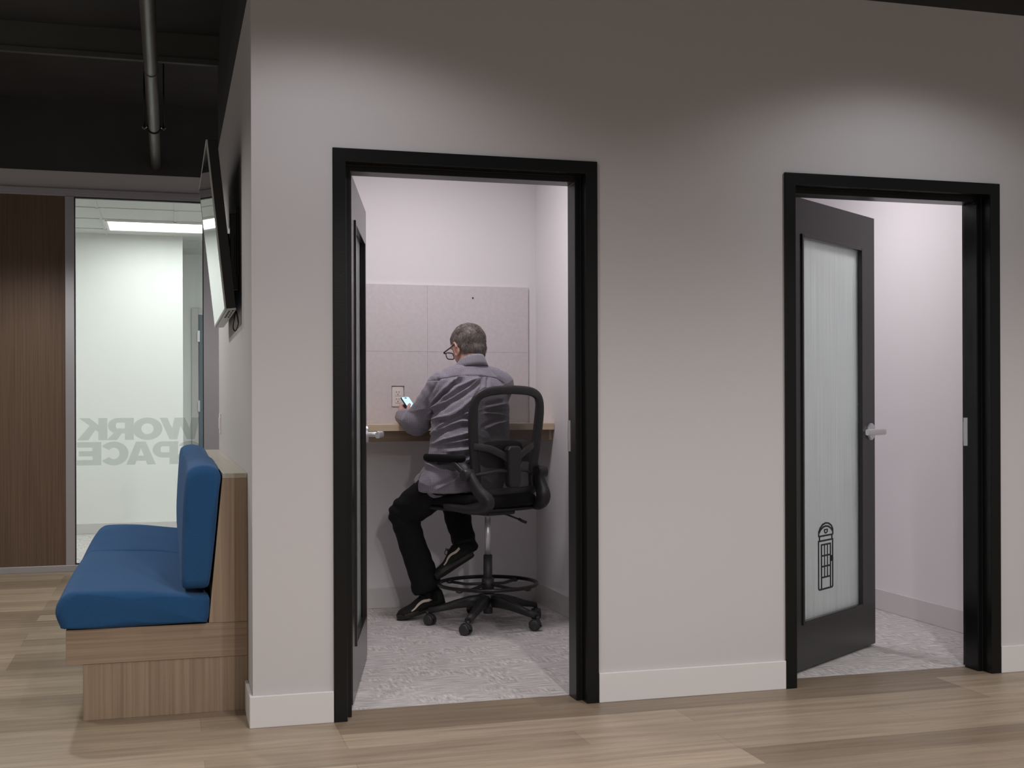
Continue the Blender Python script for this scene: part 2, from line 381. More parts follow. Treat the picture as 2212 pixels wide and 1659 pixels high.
wallbox('ceiling', (-4.5, 6.2, -6.2, 4.92, 3.45, 3.5), mat='black')
wallbox('trim_2', (-4.5, XL, 2.93, 2.97, 3.27, 3.30), (-4.5, XL, 2.945, 2.985, 3.30, 3.45), mat='dark')
# baseboards
BH, BT = .12, .013
def bb(name, *boxes): return struct(obj(name, B(*boxes), M['base'], bevel=.003))
bb('baseboard_front', (XL-BT, DX[0][0]-.001, -BT, 0, 0, BH), (XL-BT, XL, 0, .275, 0, BH))
bb('baseboard_front', (DX[0][1]+.001, DX[1][0]-.001, -BT, 0, 0, BH))
bb('baseboard_front', (DX[1][1]+.001, 6.2, -BT, 0, 0, BH))
bb('baseboard_back', (XL+.132, 1.58, 2.53-BT, 2.53, 0, BH), (1.58-BT, 1.58, .19, 2.53-BT, 0, BH))
bb('baseboard_right', (3.41-BT, 3.41, .19, 2.53, 0, BH), (1.70, 3.41-BT, 2.53-BT, 2.53, 0, BH), (1.70, 1.70+BT, .6, 2.53-BT, 0, BH))
# glazed partition wall at the far left
GY = 4.78
wallbox('wall_far', (-4.5, 4.6, GY+.03, GY+.13, 2.80, 2.93), (-.235, 4.6, GY, GY+.13, 0, 2.80), mat='wall')
wallbox('trim_3', (-4.5, 4.6, GY+.031, GY+.14, 2.93, 3.45), mat='black')
wd1 = struct(empty('window_1', (-.8, GY, 0)))
def wb(*bs):
    bm = bmesh.new()
    for b_ in bs: bx(bm, b_[0]+.8, b_[1]+.8, b_[2]-GY, b_[3]-GY, b_[4], b_[5])
    return bm
obj('window_frame', wb((-4.5, -.235, GY, GY+.1, 2.765, 2.80), (-4.5, -.235, GY+.01, GY+.1, 2.745, 2.765), (-4.5, -.235, GY, GY+.1, 0, .047), (-1.325, -1.262, GY, GY+.1, .047, 2.745), (-.345, -.235, GY, GY+.1, .047, 2.745)), M['alu'], wd1, bevel=.002)
obj('window_seal', wb((-1.262, -1.256, GY+.02, GY+.06, .05, 2.745), (-.351, -.345, GY+.02, GY+.06, .05, 2.745), (-1.256, -.351, GY+.02, GY+.06, 2.737, 2.745), (-1.256, -.351, GY+.02, GY+.06, .047, .054)), M['dkhole'], wd1)
obj('glass_pane', wb((-1.256, -.351, GY+.035, GY+.045, .054, 2.737)), M['glass'], wd1)
struct(obj('trim_4', wb((-4.5, -1.326, GY+.012, GY+.06, .048, 2.744)), M['walnut'])).location = (-.8, GY, 0)
# mirrored lettering, seen from behind the glass
def stroke(bm, pts, w, y0, y1, closed=False, mitre=True):
    pts = [Vector((p[0], p[1])) for p in pts]; n = len(pts); Lf, Rt = [], []
    for i in range(n):
        if closed: a_, b_ = pts[i-1], pts[(i+1) % n]
        else: a_, b_ = pts[max(i-1, 0)], pts[min(i+1, n-1)]
        d1 = (pts[i]-a_); d2 = (b_-pts[i])
        if d1.length < 1e-9: d1 = d2
        if d2.length < 1e-9: d2 = d1
        d1.normalize(); d2.normalize(); n1 = Vector((-d1.y, d1.x)); n2 = Vector((-d2.y, d2.x)); k = (n1+n2)
        k = k/max(k.dot(n1), .35)*w/2 if k.length > 1e-6 else n1*w/2
        Lf.append(pts[i]+k); Rt.append(pts[i]-k)
    m_ = n if closed else n-1
    for i in range(m_):
        j = (i+1) % n; q = [Lf[i], Lf[j], Rt[j], Rt[i]]
        A = [bm.verts.new((p.x, y0, p.y)) for p in q]; Bq = [bm.verts.new((p.x, y1, p.y)) for p in q]
        bm.faces.new(A); bm.faces.new(Bq[::-1])
        for k in range(4): bm.faces.new((A[k], Bq[k], Bq[(k+1) % 4], A[(k+1) % 4]))
def arcpts(cx, cy, rx, ry, a0, a1, n=22): return [(cx+rx*math.cos(R(a0+(a1-a0)*i/n)), cy+ry*math.sin(R(a0+(a1-a0)*i/n))) for i in range(n+1)]
def glyph(ch):
    """convex pieces of one extended heavy letter, 1 unit high"""
    out = []; P = lambda *pts: out.append(list(pts))
    def ring(cx, cy, rx, ry, t, a0, a1, n=24, tv=.8):
        o_, i_ = arcpts(cx, cy, rx, ry, a0, a1, n), arcpts(cx, cy, rx-t, ry-t*tv, a0, a1, n)
        for k in range(n): P(o_[k], o_[k+1], i_[k+1], i_[k])
    if ch == 'W':
        for s_ in (0, .66):
            P((s_, 1), (.30+s_, 1), (.49+s_, 0), (.20+s_, 0)); P((.57+s_, 1), (.86+s_, 1), (.49+s_, 0), (.20+s_, 0))
    elif ch == 'O': ring(.56, .5, .56, .51, .33, 0, 360, 40)
    elif ch in 'RP':
        P((0, 0), (.33, 0), (.33, 1), (0, 1)); P((.33, 1), (.60, 1), (.60, .78), (.33, .78)); P((.33, .52), (.60, .52), (.60, .29), (.33, .29))
        ring(.58, .645, .38, .355, .29, -90, 90, 16, .72)
        if ch == 'R': P((.42, .34), (.70, .38), (1.0, 0), (.63, 0))
    elif ch == 'K': P((0, 0), (.33, 0), (.33, 1), (0, 1)); P((.30, .34), (.30, .66), (.66, 1), (1.04, 1)); P((.42, .50), (.62, .70), (1.10, 0), (.70, 0))
    elif ch == 'S': ring(.47, .70, .43, .31, .27, 20, 275, 20, .62); ring(.47, .30, .45, .31, .27, -160, 95, 20, .62)
    elif ch == 'A': P((-.02, 0), (.30, 0), (.63, 1), (.36, 1)); P((.76, 0), (1.08, 0), (.72, 1), (.45, 1)); P((.22, .17), (.84, .17), (.80, .39), (.26, .39))
    elif ch == 'C': ring(.54, .5, .54, .51, .33, 36, 324, 34)
    elif ch == 'E':
        P((0, 0), (.32, 0), (.32, 1), (0, 1)); P((.30, .77), (.88, .77), (.88, 1), (.30, 1)); P((.30, .39), (.82, .39), (.82, .61), (.30, .61)); P((.30, 0), (.90, 0), (.90, .23), (.30, .23))
    return out
def word(txt, adv, x_right, x_left, z0, z1):
    total = sum(adv[c_] for c_ in txt); k = (x_right-x_left)/total; pos = 0; polys = []
    for c_ in txt:
        for pl in glyph(c_): polys.append([(x_right-(pos+p[0])*k+.8, z0+p[1]*(z1-z0)) for p in pl])
        pos += adv[c_]
    bm = bmesh.new(); n = 150; lo_, hi_ = z0-.003, z1+.003
    for i in range(n):
        za, zb = lo_+(hi_-lo_)*i/n, lo_+(hi_-lo_)*(i+1)/n; zm = (za+zb)/2; iv_ = []
        for pl in polys:
            xs_ = []
            for j in range(len(pl)):
                (ax, az_), (bx_, bz) = pl[j], pl[(j+1) % len(pl)]
                if (az_-zm)*(bz-zm) < 0: xs_.append(ax+(bx_-ax)*(zm-az_)/(bz-az_))
            if len(xs_) >= 2: iv_.append((min(xs_), max(xs_)))
        iv_.sort(); mg = []
        for q in iv_:
            if mg and q[0] <= mg[-1][1]+.0004: mg[-1] = (mg[-1][0], max(mg[-1][1], q[1]))
            else: mg.append(q)
        for q in mg: bm.faces.new([bm.verts.new((x_, .0335, z_)) for x_, z_ in ((q[0], za), (q[1], za), (q[1], zb), (q[0], zb))])
    return obj('vinyl_lettering', bm, M['vinyl'], wd1)
word('WORK', {'W': 1.42, 'O': 1.07, 'R': .98, 'K': 1.08}, -.375, -1.243, .957, 1.121)
word('SPACE', {'S': .90, 'P': .86, 'A': 1.0, 'C': 1.0, 'E': .90}, -.36, -1.252, .772, .944)
# bright room behind the glass
wallbox('wall_meeting_back', (-4.5, -.466, 7.45, 7.57, 0, 3.3), (-.466, -.586, 7.57, 8.85, 0, 3.3), (-.6, 4.0, 8.85, 8.97, 0, 3.3), mat='wallr')
wallbox('wall_meeting_right', (1.9, 2.0, GY+.13, 8.85, 0, 3.3), mat='wallr')
wallbox('wall_meeting_left', (-3.6, -3.5, GY+.13, 7.45, 0, 3.3), mat='wallr')
wallbox('floor', (-3.5, 1.9, GY+.1, 8.85, .0, .006), mat='carpet')
bb('baseboard_back', (-3.5, -.466+BT, 7.45-BT, 7.45, .006, .106), (-.466, -.466+BT, 7.45, 8.85, .006, .106), (-.466+BT, 1.9, 8.85-BT, 8.85, .006, .106))
CZ = 2.835
bm = bmesh.new()
bx(bm, -3.5, 1.9, GY+.13, 8.85, CZ+.003, CZ+.03)
for x in [-3.65+.62*i for i in range(9)]: bx(bm, x, x+.022, GY+.13, 8.85, CZ-.004, CZ+.003)
for y in (5.22, 5.84, 6.46, 7.08, 7.70, 8.32): bx(bm, -3.5, 1.9, y, y+.022, CZ-.004, CZ+.003)
struct(obj('ceiling', bm, M['ctile']))
lt = tag(empty('ceiling_light', (-.53, 6.77, CZ)), 'bright rectangular light panel in the tiled ceiling behind the glass', 'light')
obj('diffuser', B((-.58, .58, -.27, .27, -.012, -.005)), M['panel'], lt)
obj('light_frame', B((-.60, .60, -.29, -.27, -.016, -.003), (-.60, .60, .27, .29, -.016, -.003), (-.60, -.58, -.27, .27, -.016, -.003), (.58, .60, -.27, .27, -.016, -.003)), M['white'], lt)
area('meeting_room_light_and_fill', (-.53, 6.77, CZ-.03), 7, 1.1, .5, col=(.98, 1, .985))
area('meeting_room_light_and_fill', (-2.2, 5.6, CZ-.03), 31, 1.1, .5, col=(.98, 1, .985))  # no fixture of its own; placed and raised to even out the room's brightness
area('meeting_room_light_and_fill', (.5, 5.6, CZ-.03), 30, .6, .6, col=(.98, 1, .985))  # second unseen fill lamp, moved and raised for the same evenness
d3 = struct(empty('door_3', (-.2, 8.85, 0)))
obj('door_frame', B((-.16, -.09, -.03, -.001, 0, 2.26), (.86, .93, -.03, -.001, 0, 2.26), (-.09, .86, -.03, -.001, 2.19, 2.26)), M['base'], d3, bevel=.003)
obj('door_leaf', B((-.085, .855, -.025, -.005, .01, 2.185)), M['bluedoor'], d3)
for z in (.3, 1.15, 1.9): obj('hinge', B((-.10, -.075, -.045, -.026, z, z+.12)), M['chrome'], d3)

# ------------------------------------------------------------------ black doors
def door_frame(x0, x1, parent):
    prof = [(0, -.012), (.051, -.012), (.051, .05), (.076, .05), (.076, .145), (.051, .145), (.051, .19), (0, .19), (0, WT+.001), (.03, WT+.001), (.03, -.001), (0, -.001)]
    bm = bmesh.new(); rings = []
    for st in range(4):
        r = []
        for a_, y in prof:
            x, z = [(x0+a_, 0), (x0+a_, DH-a_), (x1-a_, DH-a_), (x1-a_, 0)][st]
            r.append(bm.verts.new((x-x0, y, z)))
        rings.append(r)
    n = len(prof)
    for s in range(3):
        for k in range(n): bm.faces.new((rings[s][k], rings[s][(k+1) % n], rings[s+1][(k+1) % n], rings[s+1][k]))
    bm.faces.new(rings[0]); bm.faces.new(rings[3][::-1])
    return obj('door_frame', bm, M['frame'], parent, bevel=.0025)
LL, LT = .962, .045
U0, U1, Z0, Z1 = .165, .815, .213, 1.968
def make_leaf(parent, ox, oy, ang):
    bm = bmesh.new(); lay = []
    for y in (0, LT):
        lay.append(([bm.verts.new((x, y, z)) for x, z in ((0, .012), (LL, .012), (LL, 2.128), (0, 2.128))],
                    [bm.verts.new((x, y, z)) for x, z in ((U0, Z0), (U1, Z0), (U1, Z1), (U0, Z1))]))
    for k in range(4):
        j = (k+1) % 4
        for o_, i_ in lay: bm.faces.new((o_[k], o_[j], i_[j], i_[k]))
        for w_ in (0, 1): bm.faces.new((lay[0][w_][k], lay[0][w_][j], lay[1][w_][j], lay[1][w_][k]))
    lf = obj('door_leaf', bm, M['leaf'], parent, bevel=.0015)
    lf.location = (ox-parent.location.x, oy, 0); lf.rotation_euler = (0, 0, ang)
    bm = bmesh.new()
    for y0, y1 in ((-.007, .013), (.032, .052)):
        for q in ((U0, U0+.016, Z0, Z1), (U1-.016, U1, Z0, Z1), (U0+.016, U1-.016, Z0, Z0+.016), (U0+.016, U1-.016, Z1-.016, Z1)): bx(bm, q[0], q[1], y0, y1, q[2], q[3])
    obj('glazing_bead', bm, M['leaf'], lf, bevel=.002)
    obj('glass_pane', B((U0+.003, U1-.003, .0195, .0255, Z0+.003, Z1-.003)), M['reed'], lf)
    for sgn in (-1, 1):
        y = 0 if sgn < 0 else LT; n = 'lever_handle'
        bm = bmesh.new(); cu, cz = .905, 1.068
        cyl(bm, (cu, y, cz), (cu, y+sgn*.008, cz), .042, 36); cyl(bm, (cu, y+sgn*.008, cz), (cu, y+sgn*.012, cz), .038, 36)
        cyl(bm, (cu, y+sgn*.011, cz), (cu, y+sgn*.060, cz), .012, 20)
        pts = spline([(cu+.014, y+sgn*.054, cz), (cu+.008, y+sgn*.070, cz), (cu-.03, y+sgn*.077, cz), (cu-.10, y+sgn*.074, cz), (cu-.180, y+sgn*.064, cz)], 5)
        tube(bm, pts, [(.015, .010)]*len(pts), 14, (0, 0, 1), pw=.6)
        obj(n, bm, M['chrome'], lf, bevel=.001)
    obj('latch_plate', B((LL, LL+.0015, .010, .035, 1.04, 1.10)), M['chrome'], lf)
    for z in (.32, 1.06, 1.84): obj('hinge', B((-.003, -.0005, .008, LT, z-.055, z+.055)), M['metalb' if False else 'alu'], lf)
    return lf
d1 = struct(empty('door_1', (DX[0][0], 0, 0))); door_frame(*DX[0], d1); leaf1 = make_leaf(d1, .100, .188, R(77.6))
d2 = struct(empty('door_2', (DX[1][0], 0, 0))); door_frame(*DX[1], d2); leaf2 = make_leaf(d2, 1.99, .153, R(34.3))
for dd, x1 in ((d1, DX[0][1]-DX[0][0]), (d2, DX[1][1]-DX[1][0])):
    bm = B((x1-.0785, x1-.0755, .118, .1455, 1.012, 1.140), (x1-.0775, x1-.0545, .1452, .148, 1.03, 1.12))
    bx(bm, x1-.0790, x1-.0784, .128, .138, 1.05, 1.095)
    obj('strike_plate', bm, M['chrome'], dd)
# telephone box pictogram on the reeded glass of door 2
def picto(leaf):
    bm = bmesh.new(); u0, u1, z0, z1 = .368, .518, .343, .650
    f = lambda x, y: (u0+(x-268)/75*(u1-u0), z1-(y-364)/358*(z1-z0))
    def st(pts, w=.0075, closed=False): stroke(bm, [f(*p) for p in pts], w, .0165, .0194, closed)
    st([(268, 458), (342, 458), (342, 714), (338, 720), (272, 720), (268, 714)], closed=True)
    st([(273, 455), (273, 434)]); st([(338, 455), (338, 434)]); st([(268, 432), (343, 432)])
    st([(269, 432), (269, 408), (276, 388), (290, 370), (306, 364), (322, 369), (336, 384), (343, 404), (343, 432)])
    st([(270, 414), (280, 396), (293, 384), (306, 381), (320, 385), (333, 398), (342, 414)])
    st([(299, 400), (299, 410), (303, 418), (309, 418), (314, 410), (314, 400)], .006, True)
    st([(283, 718), (283, 480), (330, 480), (330, 718)]); st([(299, 482), (299, 657)], .005); st([(314, 482), (314, 657)], .005)
    for y in (540, 598, 657): st([(283, y), (330, y)])
    st([(336.5, 545), (336.5, 578)], .0075)
    return obj('telephone_box_pictogram', bm, M['frame'], leaf)
picto(leaf2)

# ------------------------------------------------------------------ bench
BE, BF = .285, 3.04
bench = tag(empty('bench', (-.62, (BE+BF)/2, 0)), 'wood laminate bench with an overhanging seat ledge, built against the grey side wall', 'bench')
bo = Vector(bench.location)
def rel(bm, o=bo):
    bmesh.ops.translate(bm, verts=bm.verts, vec=-o); return bm
obj('plinth', rel(B((-.920, -.3035, BE+.004, BF, 0, .216))), M['woodz'], bench, bevel=.001)
obj('seat_ledge', rel(B((-.981, -.3035, BE, BF, .216, .350))), M['woodx'], bench, bevel=.001)
bm = bmesh.new(); prism(bm, [(-.452, .351), (-.3035, .351), (-.3035, .918), (-.399, .918)], BE, BF, 'xz')
obj('back_panel', rel(bm), M['woodz'], bench, bevel=.001)
bm = bmesh.new(); prism(bm, [(-.399, .9185), (-.3035, .9185), (-.3035, .938), (-.397, .938)], BE, BF, 'xz')
obj('back_top', rel(bm), M['woodtop'], bench, bevel=.001)
def cushion(name, prof, y0, y1, crown, label, group, rnd=.035):
    """profile in (x,z) swept along y with rounded ends"""
    bm = bmesh.new(); P = spline([p for p in prof]+[prof[0]], 5)[:-1]
    cx = sum(p[0] for p in P)/len(P); cz = sum(p[1] for p in P)/len(P)
    L_ = y1-y0; st = []
    for k in range(6): th = k/5*math.pi/2; st.append((rnd*(1-math.sin(th)) if False else rnd*(1-math.cos(math.pi/2-th)), math.sin(th)))
    ys = []
    for k in range(6):
        th = k/5*math.pi/2; ys.append((y0+rnd*(1-math.sin(th)), 1-rnd*(1-math.cos(th))*0, th))
    sec = []
    for k in range(7):
        th = k/6*math.pi/2; sec.append((y0+rnd*(1-math.sin(th)), rnd*(1-math.cos(th))))
    sec = sec[::-1] if False else [(y0+rnd*(1-math.cos(math.pi/2*k/6)), rnd*(1-math.sin(math.pi/2*k/6))) for k in range(7)]
    mid = [(y0+rnd+(L_-2*rnd)*k/24, 0) for k in range(1, 24)]
    sec2 = [(y1-(y-y0), s) for y, s in sec[::-1]]
    allsec = sec+mid+sec2; rings = []
    for y, inset in allsec:
        t = (y-y0)/L_; cr = crown*math.sin(math.pi*t)
        ring_ = []
        for (x, z) in P:
            d_ = Vector((x-cx, z-cz)); ln = d_.length
            q = Vector((cx, cz))+d_*max(0, (ln-inset)/ln)
            hz = q.y + (cr if q.y > cz else 0)
            nz = noise.noise(Vector((q.x*4, y*3, q.y*4)))*.006
            ring_.append(bm.verts.new((q.x+nz*.5, y, hz+nz)))
        rings.append(ring_)
    n = len(P)
    for i in range(len(rings)-1):
        for k in range(n): bm.faces.new((rings[i][k], rings[i][(k+1) % n], rings[i+1][(k+1) % n], rings[i+1][k])).smooth = True
    bm.faces.new(rings[0]); bm.faces.new(rings[-1][::-1])
    base = Vector(((prof[0][0]), (y0+y1)/2, min(p[1] for p in P)))
    o = obj(name, rel(bm, base), M['blue'], smooth=True); o.location = base
    return tag(o, label, 'cushion', group)
seatp = [(-1.003, .362), (-.97, .352), (-.72, .352), (-.49, .352), (-.458, .358), (-.450, .42), (-.458, .452), (-.53, .466), (-.72, .490), (-.93, .498), (-.985, .484), (-1.012, .452), (-1.020, .41)]
cushion('seat_cushion', seatp, .262, 1.655, .010, 'blue fabric seat cushion at the near end of the wooden bench', 'seat cushions on the bench')
cushion('seat_cushion', seatp, 1.660, 3.03, .010, 'blue fabric seat cushion at the far end of the bench, next to the glass wall', 'seat cushions on the bench')
backp = [(-.556, .51), (-.545, .488), (-.50, .485), (-.462, .488), (-.449, .51), (-.437, .60), (-.410, .86), (-.403, .93), (-.425, .962), (-.47, .972), (-.515, .962), (-.536, .93), (-.548, .80), (-.556, .62)]
cushion('back_cushion', backp, .268, 1.652, .012, 'upright blue back cushion nearest the camera on the bench', 'back cushions on the bench', .04)
cushion('back_cushion', backp, 1.660, 3.03, .012, 'upright blue back cushion behind the nearest one, at the far end of the bench', 'back cushions on the bench', .04)

# ------------------------------------------------------------------ television on the side wall
tv = tag(empty('television', (-.372, .62, 1.61)), 'large flat television tilted down from a wall bracket above the bench', 'television')
U = Vector((-.105, 0, .9945)); Nn = Vector((-.9945, 0, -.105)); V = Vector((0, 1, 0))
TM = Matrix(((-Nn.x, V.x, U.x), (-Nn.y, V.y, U.y), (-Nn.z, V.z, U.z)))  # local x into the wall, y along, z up
TM = TM.to_4x4()
def tvb(name, boxes, mat, bevel=0, parent=tv):
    bm = bmesh.new()
    for b_ in boxes: bx(bm, *b_, mat=TM)
    return obj(name, bm, M[mat], parent, bevel=bevel)
tvb('casing', [(.004, .046, 0, 1.19, .004, .714)], 'tvb', .002)
tvb('screen', [(.0, .0035, .008, 1.182, .008, .708)], 'screen')
tvb('bezel', [(-.001, .006, 0, .007, 0, .716), (-.001, .006, 1.183, 1.19, 0, .716), (-.001, .006, .007, 1.183, 0, .007), (-.001, .006, .007, 1.183, .709, .716)], 'silver')
pp = tvb('port_panel', [(.007, .046, .0, 1.19, -.004, .0035)], 'silver')
for q in [(.016, .024, .03+.09*i, .085+.09*i) for i in range(5)]+[(.030, .038, .02+.12*i, .08+.12*i) for i in range(4)]: tvb('port', [(*q, -.0055, -.0042)], 'dkhole', parent=pp)
bm = bmesh.new()
bx(bm, .046, .052, .16, .86, .20, .34)
br = obj('wall_bracket', bm, M['metalb'], tv, bevel=.002)
for y in (.16, .78):
    bm = bmesh.new(); bx(bm, .030, .066, y, y+.035, .10, .43); bx(bm, .056, .0695, y-.01, y+.045, .16, .46)
    obj('tilt_arm', bm, M['metalb'], br, bevel=.003)
bm = bmesh.new(); tube(bm, spline([(.052, .08, -.002), (.058, .06, -.05), (.046, .05, -.085), (.036, .055, -.07), (.044, .07, -.02), (.05, .08, .0)], 6), .003, 8)
obj('cable', bm, M['tvb'], tv)
o = obj('light_switch', B((XL-.007, XL-.0002, 2.775, 2.85, 1.045, 1.16), (XL-.012, XL-.007, 2.795, 2.83, 1.07, 1.135)), M['white'], bevel=.0015)
tag(o, 'small wall switch plate on the side wall between television and bench top', 'switch')

# ------------------------------------------------------------------ ceiling pipe
pipe = tag(empty('ceiling_pipe', (-.686, 1.5, 3.0)), 'grey metal conduit pipe running under the black ceiling', 'pipe')
bm = bmesh.new(); tube(bm, [(0, -5, 0), (0, 3.30, 0)], .036, 32)
obj('pipe_length', bm, M['pipe'], pipe)
for y in (.62, ):
    bm = bmesh.new(); tube(bm, [(0, y, 0), (0, y+.012, 0)], .0385, 32); obj('coupling', bm, M['dark'], pipe)
bm = bmesh.new(); tube(bm, [(0, 2.0, 0), (0, 2.035, 0)], .043, 32)
for s in (-1, 1):
    bx(bm, s*.055-.018, s*.055+.018, 2.0, 2.035, .0, .006); tube(bm, [(s*.06, 2.017, -.012), (s*.06, 2.017, .45)], .005, 10); tube(bm, [(s*.06, 2.017, -.006), (s*.06, 2.017, .003)], .011, 6)
obj('pipe_clamp', bm, M['metalb'], pipe)

# ------------------------------------------------------------------ booth 1: desk, panel, outlet
desk = tag(empty('desk', (.7, 2.345, 0)), 'narrow pale oak wall desk across the back of the booth', 'desk')
obj('worktop', rel(B((-.168, 1.578, 2.160, 2.528, 1.060, 1.098)), desk.location), M['oak'], desk, bevel=.001)
obj('apron', rel(B((-.168, 1.560, 2.205, 2.225, 1.000, 1.0595)), desk.location), M['woodx'], desk)
obj('wall_cleat', rel(B((1.561, 1.579, 2.205, 2.50, .999, 1.0595)), desk.location), M['oak'], desk)
bm = bmesh.new()
xs = [(-.15, .2940), (.2948, .8950), (.8958, 1.526)]
for x0, x1 in xs:
    for z0, z1 in ((1.0985, 1.5270), (1.5278, 1.927)):
        ox0, ox1, oz0, oz1 = .676, .753, 1.193, 1.322
        if x0 < ox0 < x1 and z0 < oz0 < z1:
            bx(bm, x0, ox0, 2.514, 2.5295, z0, z1); bx(bm, ox1, x1, 2.514, 2.5295, z0, z1)
            bx(bm, ox0, ox1, 2.514, 2.5295, z0, oz0); bx(bm, ox0, ox1, 2.514, 2.5295, oz1, z1)
        else: bx(bm, x0, x1, 2.514, 2.5295, z0, z1)
bx(bm, -.15, 1.526, 2.520, 2.5296, 1.0985, 1.19); bx(bm, .80, 1.526, 2.520, 2.5296, 1.0986, 1.9265)
ap = obj('acoustic_panel', bm, M['felt']); tag(ap, 'pinkish grey felt acoustic panel on the wall above the desk', 'panel')
bm = bmesh.new(); cyl(bm, (1.176, 2.510, 1.856), (1.176, 2.5138, 1.856), .0045, 16); cyl(bm, (1.176, 2.5080, 1.856), (1.176, 2.510, 1.856), .002, 12)
obj('fixing_screw', bm, M['metalb'], ap)
ou = tag(empty('power_outlet', (.7145, 2.5295, 1.2585)), 'white double power outlet set into the felt panel behind the phone', 'power outlet')
obj('cover_plate', B((-.035, .035, -.011, 0, -.0595, .0595)), M['white'], ou, bevel=.002)
for s in (1, -1):
    sk = obj('socket', B((-.0165, .0165, -.0135, -.011, s*.021-.0175, s*.021+.0175)), M['white'], ou, bevel=.002)
    bm = B((-.0085, -.006, -.0142, -.0136, s*.021+.001, s*.021+.011), (.006, .0085, -.0142, -.0136, s*.021+.001, s*.021+.011))
    cyl(bm, (0, -.0142, s*.021-.008), (0, -.0136, s*.021-.008), .003, 12)
    obj('slot', bm, M['dkhole'], sk)

# ------------------------------------------------------------------ drafting chair
TH = R(25)
ch = tag(empty('drafting_chair', (1.083, 1.818, 0), TH), 'tall black mesh-back drafting chair with flip-up arms, the man sits on it', 'chair')
PHI0 = 20.7-25
bm = bmesh.new(); cyl(bm, (0, 0, .062), (0, 0, .10), .026); cyl(bm, (0, 0, .10), (0, 0, .172), .048, 28, .040)
hub = obj('base_hub', bm, M['plastic'], ch, bevel=.003)
for k in range(5):
    a_ = R(PHI0+72*k); d_ = Vector((math.cos(a_), math.sin(a_), 0)); sd = Vector((-d_.y, d_.x, 0))
    bm = bmesh.new()
    pts = [(r*d_.x, r*d_.y, z) for r, z in ((.035, .132), (.10, .128), (.18, .112), (.26, .091), (.325, .078))]
    tube(bm, pts, [(.034, .026), (.031, .024), (.024, .021), (.018, .019), (.015, .020)], 16, (0, 0, 1), pw=.7)
    obj('base_leg', bm, M['plastic'], ch, bevel=0)
    e = d_*.330; sw = R(PHI0+72*k+[60, 110, -35, 75, 20][k]); wd_ = Vector((math.cos(sw), math.sin(sw), 0)); wa = Vector((-wd_.y, wd_.x, 0))
    c0 = e + Vector((0, 0, .0295))-wd_*.014; ca = empty('caster', e, 0, ch); ca.location = e
    lc = c0-e
    bm = bmesh.new(); cyl(bm, (0, 0, .05), (0, 0, .078), .011, 14)
    pts = [lc+wd_*(.031*math.cos(t))+Vector((0, 0, .031*math.sin(t))) for t in [R(-10+20*i) for i in range(10)]]
    tube(bm, pts, [(.0045, .013)]*10, 10, (0, 0, 1), pw=.6)
    obj('caster_fork', bm, M['plastic'], ca)
    for s in (-1, 1):
        bm = bmesh.new(); p0, p1 = lc+wa*s*.006, lc+wa*s*.026
        dv = (p1-p0); tube(bm, [p0, p0+dv*.1, p0+dv*.8, p1, p1+dv*.02], [.0275, .0295, .0295, .025, .010], 24)
        obj('wheel', bm, M['plastic2'], ca)
bm = bmesh.new(); cyl(bm, (0, 0, .165), (0, 0, .382), .0245); cyl(bm, (0, 0, .382), (0, 0, .386), .020)
obj('column_sleeve', bm, M['plastic'], ch)
bm = bmesh.new(); cyl(bm, (0, 0, .38), (0, 0, .600), .0155, 24); cyl(bm, (0, 0, .595), (0, 0, .615), .026, 24)
obj('gas_lift', bm, M['chrome'], ch)
bm = bmesh.new()
tube(bm, [(.270*math.cos(R(i*7.5)), .270*math.sin(R(i*7.5)), .226) for i in range(48)], .0105, 12, closed=True)
obj('foot_ring', bm, M['metalb'], ch)
bm = bmesh.new(); cyl(bm, (0, 0, .195), (0, 0, .258), .034); 
for k in range(4):
    a_ = R(15+90*k); c_, s_ = math.cos(a_), math.sin(a_)
    tube(bm, [(.03*c_, .03*s_, .222), (.15*c_, .15*s_, .210), (.262*c_, .262*s_, .216)], [(.008, .014)]*3, 10)
    ellipsoid(bm, (.262*c_, .262*s_, .216), (.02, .02, .012))
obj('foot_ring_hub', bm, M['plastic'], ch)
bm = bmesh.new(); bx(bm, -.10, .10, -.12, .12, .608, .634)
obj('tilt_mechanism', bm, M['plastic'], ch, bevel=.01)
bm = bmesh.new(); tube(bm, [(.06, -.02, .612), (.10, -.05, .600), (.155, -.09, .573)], .005, 10); tube(bm, [(.150, -.087, .577), (.165, -.097, .566), (.185, -.112, .556)], [(.008, .013)]*3, 12, pw=.7)
obj('height_lever', bm, M['plastic'], ch)
def rounded_slab(bm, cx, cy, hx, hy, z0, z1, e=.32, nn=40, edge=.02, dish=0, front=0):
    lv = [(z0, .86), (z0+edge*.35, .96), (z0+edge, 1.0), (z1-edge, 1.0), (z1-edge*.35, .975), (z1, .90), (z1+.001, .5)]
    rings = []
    for z, s in lv:
        r = []
        for k in range(nn):
            c_, s_ = math.cos(2*math.pi*k/nn), math.sin(2*math.pi*k/nn)
            x = math.copysign(abs(c_)**e, c_)*hx*s; y = math.copysign(abs(s_)**e, s_)*hy*s
            zz = z - front*max(0, y/hy)**3*(1 if z > (z0+z1)/2 else .6)
            r.append(bm.verts.new((cx+x, cy+y, zz)))
        rings.append(r)
    for i in range(len(rings)-1):
        for k in range(nn): bm.faces.new((rings[i][k], rings[i][(k+1) % nn], rings[i+1][(k+1) % nn], rings[i+1][k])).smooth = True
    bm.faces.new(rings[0][::-1]); bm.faces.new(rings[-1])
bm = bmesh.new(); rounded_slab(bm, 0, .055, .245, .245, .632, .655, .5)
obj('seat_pan', bm, M['plastic'], ch, smooth=True)
bm = bmesh.new(); rounded_slab(bm, 0, .055, .250, .262, .650, .722, .5, edge=.03, front=.02)
obj('seat', bm, M['seatf'], ch, smooth=True)
